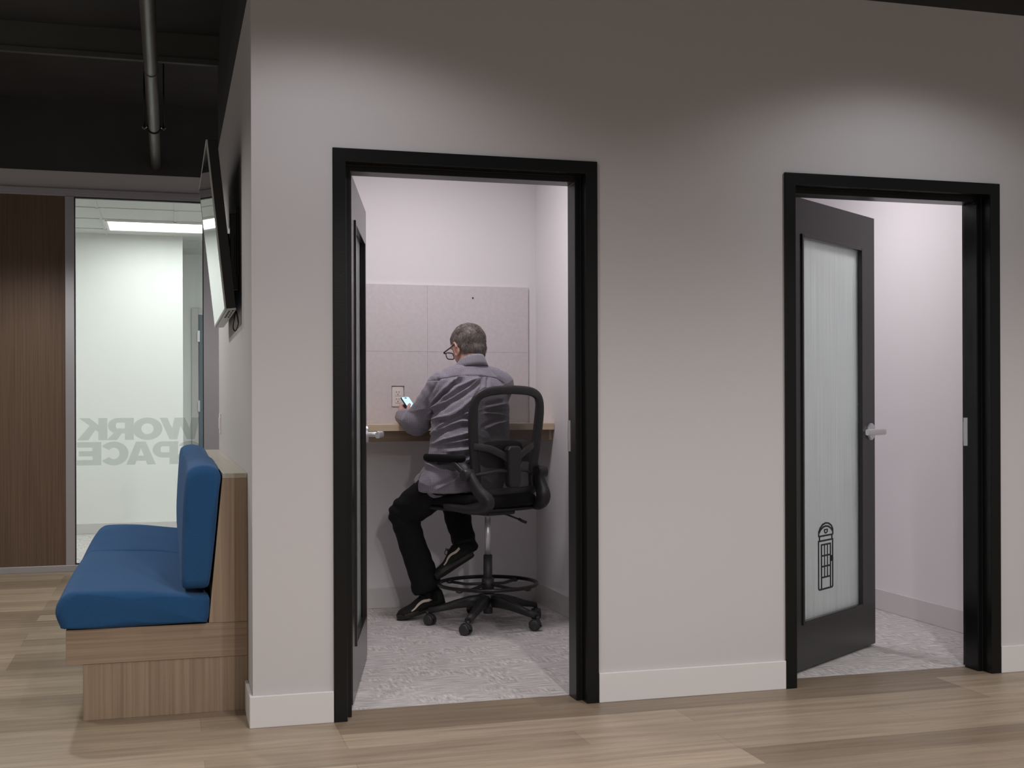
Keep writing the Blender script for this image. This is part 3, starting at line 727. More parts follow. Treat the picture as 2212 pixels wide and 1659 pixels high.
# back frame: swept rounded shape, recline and wrap
def back_pt(x, z, off=0):
    y = -.150 - .10*max(0, z-.9) - (.05*(.95-z)/.3 if False else 0) + .035*(x/.24)**2
    return Vector((x+.020, y+off, z))
outl = [(0, 1.288), (.12, 1.282), (.195, 1.262), (.228, 1.225), (.236, 1.16), (.226, 1.02), (.210, .90), (.203, .82), (.203, .765), (.185, .738), (.10, .732), (0, .732)]
full = spline(outl, 4); full = full+[(-x, z) for x, z in full[-2:0:-1]]
bm = bmesh.new(); tube(bm, [back_pt(x, z) for x, z in full], [(.016, .024+.006*min(1, max(0, (1.25-z)/.1))) if z > .78 else (.02, .026) for x, z in full], 14, (0, 1, 0), closed=True, pw=.75)
obj('back_frame', bm, M['plastic'], ch)
bm = bmesh.new(); nx, nz = 24, 30; g = {}
def halfw(z):
    pts = [(p[1], p[0]) for p in spline(outl, 8)]; best = 0
    for i in range(len(pts)-1):
        lo, hi = sorted((pts[i][0], pts[i+1][0]))
        if lo-1e-6 <= z <= hi+1e-6: best = max(best, pts[i][1], pts[i+1][1])
    return best or .1
for j in range(nz+1):
    z = .742+(1.276-.742)*j/nz; hw = max(.1, halfw(z)-.008)
    for i in range(nx+1): g[i, j] = bm.verts.new(back_pt(-hw+2*hw*i/nx, z, -.004))
for j in range(nz):
    for i in range(nx): bm.faces.new((g[i, j], g[i+1, j], g[i+1, j+1], g[i, j+1])).smooth = True
obj('back_mesh', bm, M['mesh'], ch)
bm = bmesh.new()
prism(bm, [(-.032, .985), (.032, .985), (.046, .965), (.040, .78), (.030, .765), (-.030, .765), (-.040, .78), (-.046, .965)], -.235, -.190, 'xz')
obj('lumbar_post', bm, M['plastic2'], ch, bevel=.008)
for s in (-1, 1):
    bm = bmesh.new()
    tube(bm, spline([(s*.218, -.135, .985), (s*.15, -.185, .975), (s*.08, -.205, .945), (s*.03, -.212, .915)], 5), [(.020, .007)]*16, 12, (0, 0, 1), pw=.7)
    tube(bm, spline([(s*.205, -.13, .83), (s*.14, -.175, .845), (s*.08, -.20, .855), (s*.03, -.21, .85)], 5), [(.010, .007)]*16, 12, (0, 0, 1), pw=.7)
    obj('back_strut', bm, M['plastic2'], ch)
bm = bmesh.new(); rounded_slab(bm, 0, 0, .15, .075, -.012, .012, .45, edge=.008)
bmesh.ops.rotate(bm, verts=bm.verts, cent=(0, 0, 0), matrix=Matrix.Rotation(R(90), 3, 'X')); bmesh.ops.translate(bm, verts=bm.verts, vec=(0, -.118, .94))
obj('lumbar_pad', bm, M['plastic'], ch, smooth=True)
for s in (-1, 1):
    X, kf = (-.262, 1.0) if s < 0 else (.232, .84)
    bm = bmesh.new()
    P_ = spline([(X, -.165, .845, .026), (X, -.190*kf-.01, .80, .030), (X*.96, -.235*kf, .750, .036), (X*.88, -.275*kf, .706, .041), (X*.88, -.245*kf, .674, .038), (X*.93, -.14, .656, .030), (X*.98, -.03, .658, .023), (X*.99, .05, .664, .014)], 5)
    tube(bm, [p[:3] for p in P_], [(p[3], p[3]*.8) for p in P_], 18, (0, 1, 0), pw=.8)
    obj('arm_bracket', bm, M['plastic'], ch)
    bm = bmesh.new(); tube(bm, [(X-s*.02, -.165, .838), (X+s*.012, -.165, .838), (X+s*.040, -.165, .838), (X+s*.046, -.165, .838)], [.030, .032, .031, .024], 28)
    kn = obj('pivot_knob', bm, M['plastic2'], ch)
    bm = bmesh.new(); tube(bm, spline([(X+s*.02, -.165, .838), (X+s*.024, -.12, .865), (X+s*.022, -.06, .900), (X+s*.012, .0, .902), (X, .10, .897)], 5), [(.015, .011)]*21, 14, (0, 0, 1), pw=.8)
    obj('arm_link', bm, M['plastic'], ch)
    bm = bmesh.new(); rounded_slab(bm, X, .050, .042, .165, .900, .940, .62, edge=.016)
    obj('arm_pad', bm, M['seatf'], ch, smooth=True)

# ------------------------------------------------------------------ the seated man
man = tag(empty('person', (.98, 1.9, 0)), 'person with grey hair, glasses and checked shirt, sitting in the booth and holding a phone', 'person')
mo = Vector(man.location)
def remesh(bm, name, voxel, smooth=4, fac=.6):
    """fuse overlapping closed volumes into one continuous skin"""
    bmesh.ops.recalc_face_normals(bm, faces=bm.faces)
    me = bpy.data.meshes.new(name+'_raw'); bm.to_mesh(me); bm.free()
    o = bpy.data.objects.new(name+'_raw', me); COL.objects.link(o)
    r = o.modifiers.new('r', 'REMESH'); r.mode = 'VOXEL'; r.voxel_size = voxel; r.adaptivity = 0
    s = o.modifiers.new('s', 'SMOOTH'); s.factor = fac; s.iterations = smooth
    dg = bpy.context.evaluated_depsgraph_get(); dg.update()
    m2 = bpy.data.meshes.new_from_object(o.evaluated_get(dg)); m2.name = name
    bpy.data.objects.remove(o); bpy.data.meshes.remove(me)
    for p in m2.polygons: p.use_smooth = True
    return m2
def snap(me):
    # read all positions and normals before anything moves
    return [(v, v.co.copy(), v.normal.copy()) for v in me.vertices]
def meshobj(name, me, mats, parent):
    o = bpy.data.objects.new(name, me); COL.objects.link(o); o.parent = parent
    me.transform(Matrix.Translation(-mo)); me.materials.clear()
    for x in mats: me.materials.append(x)
    return o
def loft(bm, secs, seg=32, n=5):
    """horizontal elliptical sections (cx, cy, z, rx, ry, yaw)"""
    S_ = spline(secs, n); rings = []
    for cx, cy, z, rx, ry, yw in S_:
        c_, s_ = math.cos(yw), math.sin(yw)
        rings.append([bm.verts.new((cx+rx*math.cos(t)*c_-ry*math.sin(t)*s_, cy+rx*math.cos(t)*s_+ry*math.sin(t)*c_, z)) for t in [2*math.pi*k/seg for k in range(seg)]])
    for i in range(len(rings)-1):
        for k in range(seg): bm.faces.new((rings[i][k], rings[i][(k+1) % seg], rings[i+1][(k+1) % seg], rings[i+1][k]))
    bm.faces.new(rings[0][::-1]); bm.faces.new(rings[-1])
def limb(bm, pts, n=5, seg=20, ref=(0, 0, 1)):
    """(x, y, z, r) chain, rounded ends"""
    P = spline(pts, n); tube(bm, [p[:3] for p in P], [p[3] for p in P], seg, ref)
    for q in (P[0], P[-1]): ellipsoid(bm, q[:3], (q[3],)*3, seg=16, rings=10)
# key joints (metres, world)
HIPL, HIPR = (.875, 1.885, .80), (1.075, 1.90, .80)
KNL, KNR = (.672, 2.13, .590), (1.005, 2.27, .625)
ANL, ANR = (.815, 2.11, .135), (1.018, 2.05, .385)
SHL, SHR = (.853, 1.930, 1.312), (1.212, 2.035, 1.320)
ELL, ELR = (.735, 2.050, 1.110), (1.215, 2.20, 1.165)
WRL, WRR = (.690, 2.285, 1.143), (.955, 2.385, 1.155)
def sleeve(bm, sh, el, wr, rs, k=1.0):
    a, b, c = Vector(sh), Vector(el), Vector(wr)
    m1 = a.lerp(b, .5); m2 = b.lerp(c, .5)
    limb(bm, [(*a, rs[0]*k), (*m1, rs[1]*k), (*b, rs[2]*k)], 6); limb(bm, [(*b, rs[2]*k), (*m2, rs[3]*k), (*c, rs[4]*k)], 6)
def torso(bm, k, kz=0):
    loft(bm, [(.945, 1.875, .735, .235*k, .175*k, .1), (.955, 1.875, .79, .243*k, .178*k, .12), (.985, 1.885, .87, .236*k, .165*k, .15), (1.003, 1.895, .96, .232*k, .158*k, .2),
              (1.010, 1.915, 1.08, .228*k, .152*k, .22), (1.022, 1.940, 1.20, .224*k, .143*k, .25), (1.030, 1.962, 1.29, .205*k, .128*k, .27), (1.034, 1.980, 1.355, .165*k, .105*k, .28),
              (1.036, 1.995, 1.405, .115*k, .085*k, .28), (1.036, 2.005, 1.445, .072*k, .070*k, .25)], 40)
    for sh, r_ in ((SHL, .078), (SHR, .080)):
        limb(bm, [(1.034, 1.985, 1.378, .062*k), (sh[0]*.5+.517, sh[1]*.5+.99, 1.362, .066*k), (*sh, r_*k)], 5)

# --- head frame
HC = Vector((1.030, 2.055, 1.556)); az, pit = R(26), R(21)
hf = Vector((-math.sin(az)*math.cos(pit), math.cos(az)*math.cos(pit), -math.sin(pit)))
hl = Vector((-math.cos(az), -math.sin(az), 0)); hu = hf.cross(hl)*-1
if hu.z < 0: hu = -hu
def H(f, l, u): return HC + hf*f + hl*l + hu*u
HM = Matrix(((hf.x, hl.x, hu.x), (hf.y, hl.y, hu.y), (hf.z, hl.z, hu.z)))
# --- phone frame
PC = Vector((.768, 2.385, 1.195)); pn = Vector((.49, -.60, .63)).normalized(); pw_ = Vector((.76, .64, .05)); pw_ = (pw_-pn*pw_.dot(pn)).normalized(); pa = pn.cross(pw_)
def PP(s, t, d): return PC + pw_*s + pa*t + pn*d

# --- body: one continuous skin with head, arms, five-fingered hands and legs
bm = bmesh.new()
torso(bm, .78)
sleeve(bm, SHL, ELL, WRL, (.066, .056, .046, .043, .030)); sleeve(bm, SHR, ELR, WRR, (.066, .056, .046, .043, .030))
for hp, kn, an in ((HIPL, KNL, ANL), (HIPR, KNR, ANR)):
    limb(bm, [(*hp, .085), (*Vector(hp).lerp(Vector(kn), .5), .075), (*kn, .056)], 5); limb(bm, [(*kn, .056), (*Vector(kn).lerp(Vector(an), .35), .056), (*an, .038)], 5)
limb(bm, [(1.036, 1.985, 1.37, .070), (1.036, 2.005, 1.44, .066), (*H(-.030, 0, -.05), .064)], 6)      # neck
ellipsoid(bm, H(-.004, 0, .006), (.110, .086, .098), HM)                                            # cranium
ellipsoid(bm, H(.040, 0, -.045), (.068, .066, .082), HM); ellipsoid(bm, H(.062, 0, -.100), (.040, .040, .030), HM)   # face, chin
ellipsoid(bm, H(.024, .038, -.068), (.045, .030, .048), HM); ellipsoid(bm, H(.024, -.038, -.068), (.045, .030, .048), HM)  # cheeks and jaw
limb(bm, [(*H(.096, 0, -.012), .009), (*H(.110, 0, -.038), .011), (*H(.106, 0, -.050), .012)], 4, 12)      # nose
ellipsoid(bm, H(.098, 0, -.074), (.012, .024, .006), HM); ellipsoid(bm, H(.096, 0, -.085), (.012, .020, .006), HM)  # lips
ellipsoid(bm, H(.092, 0, .008), (.018, .055, .012), HM)                                             # brow
for s in (-1, 1):                                                                                    # ears
    e = [H(.006+.022*math.cos(t)*.8, s*(.089+.010*(1-math.cos(t))*.5), -.036+.038*math.sin(t)) for t in [R(-80+20*i) for i in range(14)]]
    tube(bm, e, [.0065]*14, 10); ellipsoid(bm, H(-.002, s*.088, -.040), (.020, .009, .033), HM); ellipsoid(bm, H(.010, s*.086, -.072), (.008, .006, .009), HM)
# left hand holding the phone: palm under its left edge, fingers behind, thumb over the rim
wl = Vector(WRL)
limb(bm, [(*wl, .027), (*PP(-.066, -.052, -.016), .024), (*PP(-.060, -.02, -.020), .021)], 4, 16)
for t, r_ in ((.018, .013), (-.004, .014), (-.026, .014), (-.047, .013)):
    limb(bm, [(*wl.lerp(PP(-.062, t, -.016), .35), .019), (*PP(-.064, t, -.018), r_)], 3, 14)
for i, (t, ln) in enumerate(((.024, .9), (.002, 1.0), (-.020, .95), (-.041, .78))):
    limb(bm, [(*PP(-.064, t, -.018), .0105), (*PP(-.050, t+.004, -.030), .0098), (*PP(-.050+.040*ln, t+.010, -.026), .0088), (*PP(-.050+.068*ln, t+.014, -.019), .0078)], 4, 12)
limb(bm, [(*PP(-.062, -.055, -.010), .015), (*PP(-.056, -.030, .004), .0125), (*PP(-.040, -.004, .014), .0105), (*PP(-.018, .010, .014), .0090)], 4, 12)
# right hand, index finger towards the screen, the others curled on the desk
wr_ = Vector(WRR); rd = (Vector((.865, 2.405, 1.160))-wr_).normalized(); rn = Vector((0, .1, 1)); rn = (rn-rd*rn.dot(rd)).normalized(); rs_ = rd.cross(rn)
def RH(d, s, n): return wr_ + rd*d + rs_*s + rn*n
for s in (-.030, -.010, .010, .030): limb(bm, [(*wr_, .024), (*RH(.045, s*.8, .004), .016), (*RH(.088, s, .004), .0125)], 4, 14)
for i, (s, ln, cu) in enumerate(((-.031, 1.0, .1), (-.011, .95, .8), (.010, .9, .9), (.030, .72, 1.0))):
    limb(bm, [(*RH(.088, s, .004), .0108), (*RH(.088+.034*ln, s, .008-.010*cu), .0098), (*RH(.088+.034*ln+.018*ln*(1-.5*cu)+.01, s, .004-.026*cu), .0088), (*RH(.088+.034*ln+.040*ln*(1-cu), s, -.002-.034*cu), .0080)], 4, 12)
limb(bm, [(*RH(.015, -.028, -.006), .015), (*RH(.045, -.052, -.012), .0125), (*RH(.075, -.060, -.014), .0105), (*RH(.098, -.055, -.012), .0090)], 4, 12)
me = remesh(bm, 'body', .0042, 3, .5)
mt, nt, bs = newmat('skin'); Lk = nt.links.new
n1 = N(nt, 'ShaderNodeTexNoise', Scale=22.0, Detail=4.0); Lk(coords(nt), n1.inputs['Vector'])
cr = nt.nodes.new('ShaderNodeValToRGB'); Lk(n1.outputs[0], cr.inputs[0])
cr.color_ramp.elements[0].position = .3; cr.color_ramp.elements[0].color = (.47, .25, .195, 1)
cr.color_ramp.elements[1].position = .7; cr.color_ramp.elements[1].color = (.64, .39, .315, 1)
Lk(cr.outputs[0], bs.inputs['Base Color']); bs.inputs['Roughness'].default_value = .5; bs.inputs['Subsurface Weight'].default_value = .08
bs.inputs['Subsurface Radius'].default_value = (.01, .004, .002)
meshobj('body', me, [mt], man)

# --- shirt
RIDGES = [[(1.056, 1.354), (0.921, 1.3), (0.846, 1.24), (0.798, 1.18)], [(1.052, 1.347), (0.969, 1.293), (0.88, 1.24), (0.798, 1.187), (0.771, 1.147)], [(1.01, 1.246), (0.941, 1.193), (0.866, 1.146), (0.784, 1.127)], [(0.99, 1.24), (0.921, 1.173), (0.852, 1.127), (0.763, 1.027)], [(0.989, 1.159), (0.893, 1.156), (0.798, 1.127)], [(0.982, 1.116), (0.921, 1.116), (0.852, 1.093), (0.757, 1.034)], [(0.982, 1.059), (0.907, 1.039), (0.838, 1.02), (0.784, 0.994)], [(0.982, 1.019), (0.893, 1.006), (0.818, 0.994)], [(0.982, 0.968), (0.92, 0.959), (0.845, 0.953)], [(0.975, 0.925), (0.94, 0.902)], [(1.066, 1.186), (1.205, 1.212)], [(1.058, 1.075), (1.128, 1.101), (1.198, 1.114)], [(1.059, 1.159), (1.177, 1.151)], [(0.963, 1.36), (0.894, 1.34), (0.839, 1.293), (0.784, 1.213)], [(0.783, 0.755), (0.892, 0.813), (0.988, 0.824)], [(0.743, 0.895), (0.81, 0.854), (0.92, 0.839)]]
VALLEYS = [[(0.819, 1.346), (0.785, 1.28), (0.761, 1.18), (0.747, 1.107)], [(1.059, 1.354), (1.066, 1.32), (1.011, 1.253)], [(1.101, 1.347), (1.087, 1.293), (1.052, 1.28)]]
YOKE = [(0.758, 1.333), (0.819, 1.346), (0.887, 1.36), (0.976, 1.368), (1.059, 1.364), (1.129, 1.357), (1.171, 1.351), (1.213, 1.327)]
def sd(pl, x, z):
    """distance to a polyline, its side and the fraction along it"""
    best = (9, 0, 0); n = len(pl)-1
    for i in range(n):
        ax, az_ = pl[i]; bx_, bz = pl[i+1]; dx, dz = bx_-ax, bz-az_; q = dx*dx+dz*dz
        t = max(0, min(1, ((x-ax)*dx+(z-az_)*dz)/q)); ex, ez = x-ax-dx*t, z-az_-dz*t; d_ = math.hypot(ex, ez)
        if d_ < best[0]: best = (d_, 1 if dx*ez-dz*ex > 0 else -1, (i+t)/n)
    return best
def folds(x, z):
    h = 0
    for pl in RIDGES:
        if z < min(p[1] for p in pl)-.06 or z > max(p[1] for p in pl)+.06: continue
        d_, s_, t = sd(pl, x, z)
        if d_ > .06: continue
        env = min(1, t*6+.25, (1-t)*5+.15)
        h += env*(.0125*math.exp(-(d_/.0048)**2) + .005*math.exp(-(d_/.012)**2) - .0150*math.exp(-((d_*s_-.018)/.011)**2))
    for pl in VALLEYS:
        d_, s_, t = sd(pl, x, z); h -= .012*math.exp(-(d_/.010)**2)*min(1, (1-t)*4+.3)
    d_, s_, t = sd(YOKE, x, z); h -= .0050*math.exp(-(d_/.0032)**2)
    return max(-.016, min(.020, h))
bm = bmesh.new()
torso(bm, 1.0)
sleeve(bm, SHL, ELL, WRL, (.082, .074, .070, .056, .038)); sleeve(bm, SHR, ELR, WRR, (.080, .070, .058, .052, .044))
limb(bm, [(.86, 1.90, .80, .115), (.81, 1.955, .790, .095), (.765, 2.00, .775, .055)], 5)       # shirt front falling over the left thigh
limb(bm, [(.90, 1.80, .775, .07), (.82, 1.86, .755, .06), (.80, 1.92, .745, .05)], 5)
me = remesh(bm, 'shirt', .0036, 8, .6)
for v, p, nn_ in snap(me):
    d_ = 0
    armL = max(0, min(1, (Vector((p.x-.80, 0, 0)).x*-1)/.05)) if p.z > 1.0 else 0
    if nn_.y < .35 and p.y < 2.10:
        wgt = min(1, (.35-nn_.y)/.5)*(1-armL)
        d_ += folds(p.x, p.z)*wgt
    q = p*7; d_ += .005*noise.noise(q) + .0026*noise.noise(p*22) + .0030*(1-abs(noise.noise(Vector((p.x*9-p.z*7, p.y*5, p.z*16+p.x*9)))))**4*(1 if nn_.y < .4 else 0)
    if p.z > 1.02 and (p.x < .84 or p.y > 2.1):        # wrinkles round the sleeves
        ax_ = (p-Vector(ELL)); L_ = ax_.length
        d_ += .0045*math.sin(L_*110+3*noise.noise(p*9))*math.exp(-(L_/.11)**2)
        d_ += .004*noise.noise(Vector((p.x*30+p.z*22, p.y*12, p.z*8)))
    v.co = p + nn_*d_
# open the cuffs, neck and hem
bm = bmesh.new(); bm.from_mesh(me); dele = []
fl = (Vector(WRL)-Vector(ELL)).normalized(); fr_ = (Vector(WRR)-Vector(ELR)).normalized()
for f in bm.faces:
    c_ = f.calc_center_median()
    if (c_-Vector(WRL)).dot(fl) > -.020 and (c_-Vector(WRL)).length < .12: dele.append(f)
    elif (c_-Vector(WRR)).dot(fr_) > -.012 and (c_-Vector(WRR)).length < .12: dele.append(f)
    elif c_.z > 1.452: dele.append(f)
bmesh.ops.delete(bm, geom=dele, context='FACES'); bm.to_mesh(me); bm.free()
shirt = meshobj('shirt', me, [M['shirt']], man)
so = shirt.modifiers.new('s', 'SOLIDIFY'); so.thickness = .002; so.offset = 1
shirt['label'] = 'grey lavender shirt with a fine dark check'
# collar, a folded band round the neck
def collar_ring(rx, ry, z0, lift, n=40):
    out = []
    for k in range(n):
        t = 2*math.pi*k/n; x = math.cos(t)*rx; y = math.sin(t)*ry
        out.append(Vector((1.038+x*math.cos(.35)-y*math.sin(.35), 2.003+x*math.sin(.35)+y*math.cos(.35), z0 - y/ry*lift)))
    return out
bm = bmesh.new()
lv = [collar_ring(.099, .096, 1.412, .020), collar_ring(.091, .088, 1.430, .024), collar_ring(.080, .079, 1.452, .029), collar_ring(.074, .074, 1.462, .031), collar_ring(.069, .071, 1.458, .031), collar_ring(.070, .071, 1.430, .024)]
vr = [[bm.verts.new(p) for p in r] for r in lv]
for i in range(len(vr)-1):
    for k in range(40):
        if k in (9, 10): continue
        bm.faces.new((vr[i][k], vr[i][(k+1) % 40], vr[i+1][(k+1) % 40], vr[i+1][k])).smooth = True
bmesh.ops.translate(bm, verts=bm.verts, vec=-mo)
co_ = obj('collar', bm, M['shirt'], shirt, smooth=True); s_ = co_.modifiers.new('s', 'SOLIDIFY'); s_.thickness = .003
for wpt, dr, r_, nm in ((WRL, fl, .041, 'cuff'), (WRR, fr_, .046, 'cuff')):
    bm = bmesh.new(); a_ = Vector(wpt)-dr*.060; tube(bm, [a_, a_+dr*.02, a_+dr*.05, a_+dr*.054, a_+dr*.050], [r_*.98, r_*1.0, r_*.97, r_*.93, r_*.86], 28, cap=False)
    bmesh.ops.translate(bm, verts=bm.verts, vec=-mo); obj(nm, bm, M['shirt'], shirt, smooth=True)

# --- trousers
bm = bmesh.new()
loft(bm, [(.965, 1.885, .715, .190, .150, .1), (.965, 1.885, .76, .222, .168, .1), (.975, 1.885, .84, .215, .155, .15), (.99, 1.89, .90, .20, .14, .15)], 32)
def leg(hp, kn, an, r):
    a, b, c = Vector(hp), Vector(kn), Vector(an)
    limb(bm, [(*a, r[0]), (*a.lerp(b, .5), r[1]), (*b, r[2])], 6)
    m2 = b.lerp(c, .4); P = spline([(*b, r[2]), (*m2, r[3]), (*b.lerp(c, .78), r[4]), (*b.lerp(c, .95), r[4]*1.02)], 6)
    tube(bm, [p[:3] for p in P], [p[3] for p in P], 24); ellipsoid(bm, P[0][:3], (P[0][3],)*3, seg=16, rings=10)
leg(HIPL, KNL, ANL, (.105, .102, .086, .078, .080)); leg(HIPR, KNR, ANR, (.105, .100, .082, .072, .066))
me = remesh(bm, 'trousers', .0065, 4, .6)
for v, p, nn_ in snap(me):
    d_ = .008*noise.noise(p*6)+.003*noise.noise(p*20)
    for kn in (KNL, KNR):
        L_ = (p-Vector(kn)).length; d_ += .006*math.exp(-(L_/.12)**2)*math.sin(p.z*95+p.x*40+3*noise.noise(p*6))
    for an in (ANL, ANR):
        L_ = (p-Vector(an)).length; d_ += .007*math.exp(-(L_/.13)**2)*math.sin(p.z*75-p.x*25+4*noise.noise(p*7))
    v.co = p+nn_*d_
meshobj('trousers', me, [M['trouser']], man)

# --- shoes
def shoe(heel, toe, upv, side):
    h, t = Vector(heel), Vector(toe); fx = (t-h); L_ = fx.length; fx.normalize()
    uz = Vector(upv); uz = (uz-fx*uz.dot(fx)).normalized(); ly = uz.cross(fx)
    def Q(x, y, z): return h + fx*x*L_ + ly*y + uz*z - mo
    e = bpy.data.objects.new('shoe', None)
    # sole outline (x fraction, half width)
    prof = [(0, .010), (.01, .024), (.05, .033), (.15, .036), (.30, .035), (.45, .038), (.62, .047), (.75, .050), (.87, .044), (.95, .030), (.99, .014), (1.0, .005)]
    bm = bmesh.new(); rings = []
    for z, k in ((0, .97), (.004, 1.0), (.024, 1.01), (.028, .97)):
        r_ = [bm.verts.new(Q(x if 0 < x < 1 else x, y*k, z)) for x, y in prof]+[bm.verts.new(Q(x, -y*k, z)) for x, y in prof[::-1]]
        rings.append(r_)
    n = len(rings[0])
    for i in range(3):
        for k in range(n): bm.faces.new((rings[i][k], rings[i][(k+1) % n], rings[i+1][(k+1) % n], rings[i+1][k])).smooth = True
    bm.faces.new(rings[0]); bm.faces.new(rings[3][::-1])
    up_bm = bmesh.new()
    st = [(.015, .026, .040, .092), (.06, .036, .045, .108), (.16, .040, .045, .118), (.30, .040, .045, .118), (.42, .041, .040, .102), (.55, .045, .032, .082), (.68, .048, .025, .064), (.80, .047, .02, .056), (.90, .040, .018, .050), (.97, .020, .015, .034)]
    R_ = []
    for x, hw, zc, zt in spline(st, 4):
        rr = []
        for k in range(20):
            a_ = math.pi*k/19; y = math.cos(a_)*hw*(1-.35*math.sin(a_)**3 if x < .5 else 1); z = .020+(zt-.020)*math.sin(a_)**.75
            rr.append(up_bm.verts.new(Q(x, y, z)))
        R_.append(rr)
    for i in range(len(R_)-1):
        for k in range(19): up_bm.faces.new((R_[i][k], R_[i][k+1], R_[i+1][k+1], R_[i+1][k])).smooth = True
        up_bm.faces.new((R_[i][0], R_[i+1][0], R_[i+1][-1], R_[i][-1]))
    up_bm.faces.new(R_[0]); up_bm.faces.new(R_[-1][::-1])
    sh = obj('shoe', up_bm, M['shoe'], man)
    obj('sole', bm, M['sole'], sh)
    # curved side stripe, both flanks
    for s in (1, -1):
        bm = bmesh.new()
        path = spline([(.74, .036, .006), (.66, .044, .009), (.56, .060, .012), (.46, .068, .013), (.34, .066, .014), (.22, .074, .014)], 5)
        prev = None
        def fl_(x, z):
            st2 = spline(st, 4); q = min(st2, key=lambda s__: abs(s__[0]-x)); zt = q[3]; zz = max(0, min(.98, (z-.020)/(zt-.020))); sa = zz**(1/.75); ca_ = math.sqrt(max(0, 1-sa*sa))
            hw = q[1]*(1-.35*sa**3 if x < .5 else 1); return s*(ca_*hw+.0018)
        for x, z, w_ in path:
            a_, b_ = bm.verts.new(Q(x, fl_(x, z-w_/2), z-w_/2)), bm.verts.new(Q(x, fl_(x, z+w_/2), z+w_/2))
            if prev: bm.faces.new((prev[0], prev[1], b_, a_))
            prev = (a_, b_)
        o_ = obj('side_stripe', bm, M['stripe'], sh); m_ = o_.modifiers.new('s', 'SOLIDIFY'); m_.thickness = .0015; m_.offset = 0
    bm = bmesh.new()
    vs = [bm.verts.new(Q(*q)) for q in ((-.002, .012, .034), (-.002, -.012, .034), (.0, -.012, .046), (.0, .012, .046), (.012, .013, .034), (.012, -.013, .034), (.012, -.013, .046), (.012, .013, .046))]
    for f in ((0, 1, 2, 3), (4, 7, 6, 5), (0, 4, 5, 1), (3, 2, 6, 7), (0, 3, 7, 4), (1, 5, 6, 2)): bm.faces.new([vs[i] for i in f])
    obj('heel_tab', bm, M['red'], sh)
    bm = bmesh.new()
    for i in range(4):
        x = .40+.055*i; zt = .106-.0105*i-.004*(i > 1)
        tube(bm, spline([Q(x, .022, zt-.008), Q(x, .010, zt+.002), Q(x, -.010, zt+.002), Q(x, -.022, zt-.008)], 3), .0022, 8)
    for s in (1, -1):
        tube(bm, spline([Q(.42, 0, .106), Q(.45, s*.018, .116), Q(.49, s*.036, .108), Q(.47, s*.032, .094), Q(.43, s*.006, .104)], 4), .0022, 8)
    obj('laces', bm, M['sole'], sh)
    return sh
for an, kn, off in ((ANL, KNL, (.045, .01, -.05)), (ANR, KNR, (.02, -.015, -.02))):
    bm = bmesh.new(); a_ = Vector(an); top = a_.lerp(Vector(kn), .22)
    tube(bm, [top-mo, a_-mo, a_+Vector(off)-mo], [.046, .045, .040], 20); obj('sock', bm, M['trouser'], man)
shoe((.912, 2.125, .066), (.628, 2.085, .004), (.1, 0, 1), 1)
shoe((1.058, 2.025, .355), (.835, 1.995, .236), (-.5, .40, .75), 1)

# --- hair: short grey, thin at the crown
bm = bmesh.new(); ellipsoid(bm, H(-.008, 0, .010), (.114, .0925, .103), HM, 64, 48)
ellipsoid(bm, H(-.016, 0, -.038), (.090, .086, .088), HM, 56, 40)
ellipsoid(bm, H(.030, .066, .0), (.035, .022, .035), HM, 24, 16); ellipsoid(bm, H(.030, -.066, .0), (.035, .022, .035), HM, 24, 16)
me = remesh(bm, 'hair', .0035, 12, .5)
bm = bmesh.new(); bm.from_mesh(me); dele = []
iv = HM.inverted()
crown = Vector((-.052, -.048, .082)).normalized()
for f in bm.faces:
    c_ = iv @ (f.calc_center_median()-HC); k = c_.normalized()
    hair_line = c_.x > .045+.03*max(0, (c_.z-.02)/.08) and c_.z < .085
    face = (c_.x > .030 and c_.z < .010) or (c_.x > .052 and c_.z < .05) or (c_.x > .085)
    ear = (c_.x > -.020 and c_.z < -.012)
    nape = c_.z < -.112 or (c_.x > -.03 and c_.z < -.03)
    if face or ear or nape: dele.append(f)
bmesh.ops.delete(bm, geom=dele, context='FACES'); bmesh.ops.delete(bm, geom=[v for v in bm.verts if not v.link_faces], context='VERTS')
pts = []
for v in bm.verts:
    c_ = iv @ (v.co-HC); th = math.exp(-((c_.normalized()-crown).length/.33)**2)
    v.co = v.co + v.normal*(.0028*noise.noise(Vector((c_.x*26, c_.y*60, c_.z*34))) + .0014*noise.noise(c_*160) - .0075*th)
for f in bm.faces:
    if random.random() < .16: pts.append((f.calc_center_median().copy(), f.normal.copy()))
bm.to_mesh(me); bm.free()
mt, nt, bs = newmat('grey_hair'); Lk = nt.links.new
n1 = N(nt, 'ShaderNodeTexNoise', Scale=1.0, Detail=3.0, Roughness=.7, Distortion=.8); Lk(coords(nt, (170, 170, 60)), n1.inputs['Vector'])
n2 = N(nt, 'ShaderNodeTexNoise', Scale=16.0, Detail=2.0); Lk(coords(nt), n2.inputs['Vector'])
ad = N(nt, 'ShaderNodeMath', operation='MULTIPLY_ADD'); Lk(n1.outputs[0], ad.inputs[0]); ad.inputs[1].default_value = .6
m3 = N(nt, 'ShaderNodeMath', operation='MULTIPLY'); Lk(n2.outputs[0], m3.inputs[0]); m3.inputs[1].default_value = .4; Lk(m3.outputs[0], ad.inputs[2])
cr = nt.nodes.new('ShaderNodeValToRGB'); Lk(ad.outputs[0], cr.inputs[0])
cr.color_ramp.elements[0].position = .36; cr.color_ramp.elements[0].color = (.040, .031, .026, 1)
cr.color_ramp.elements[1].position = .66; cr.color_ramp.elements[1].color = (.28, .245, .22, 1)
tcn = nt.nodes.new('ShaderNodeTexCoord'); vd = N(nt, 'ShaderNodeVectorMath', operation='DISTANCE'); Lk(tcn.outputs['Object'], vd.inputs[0])
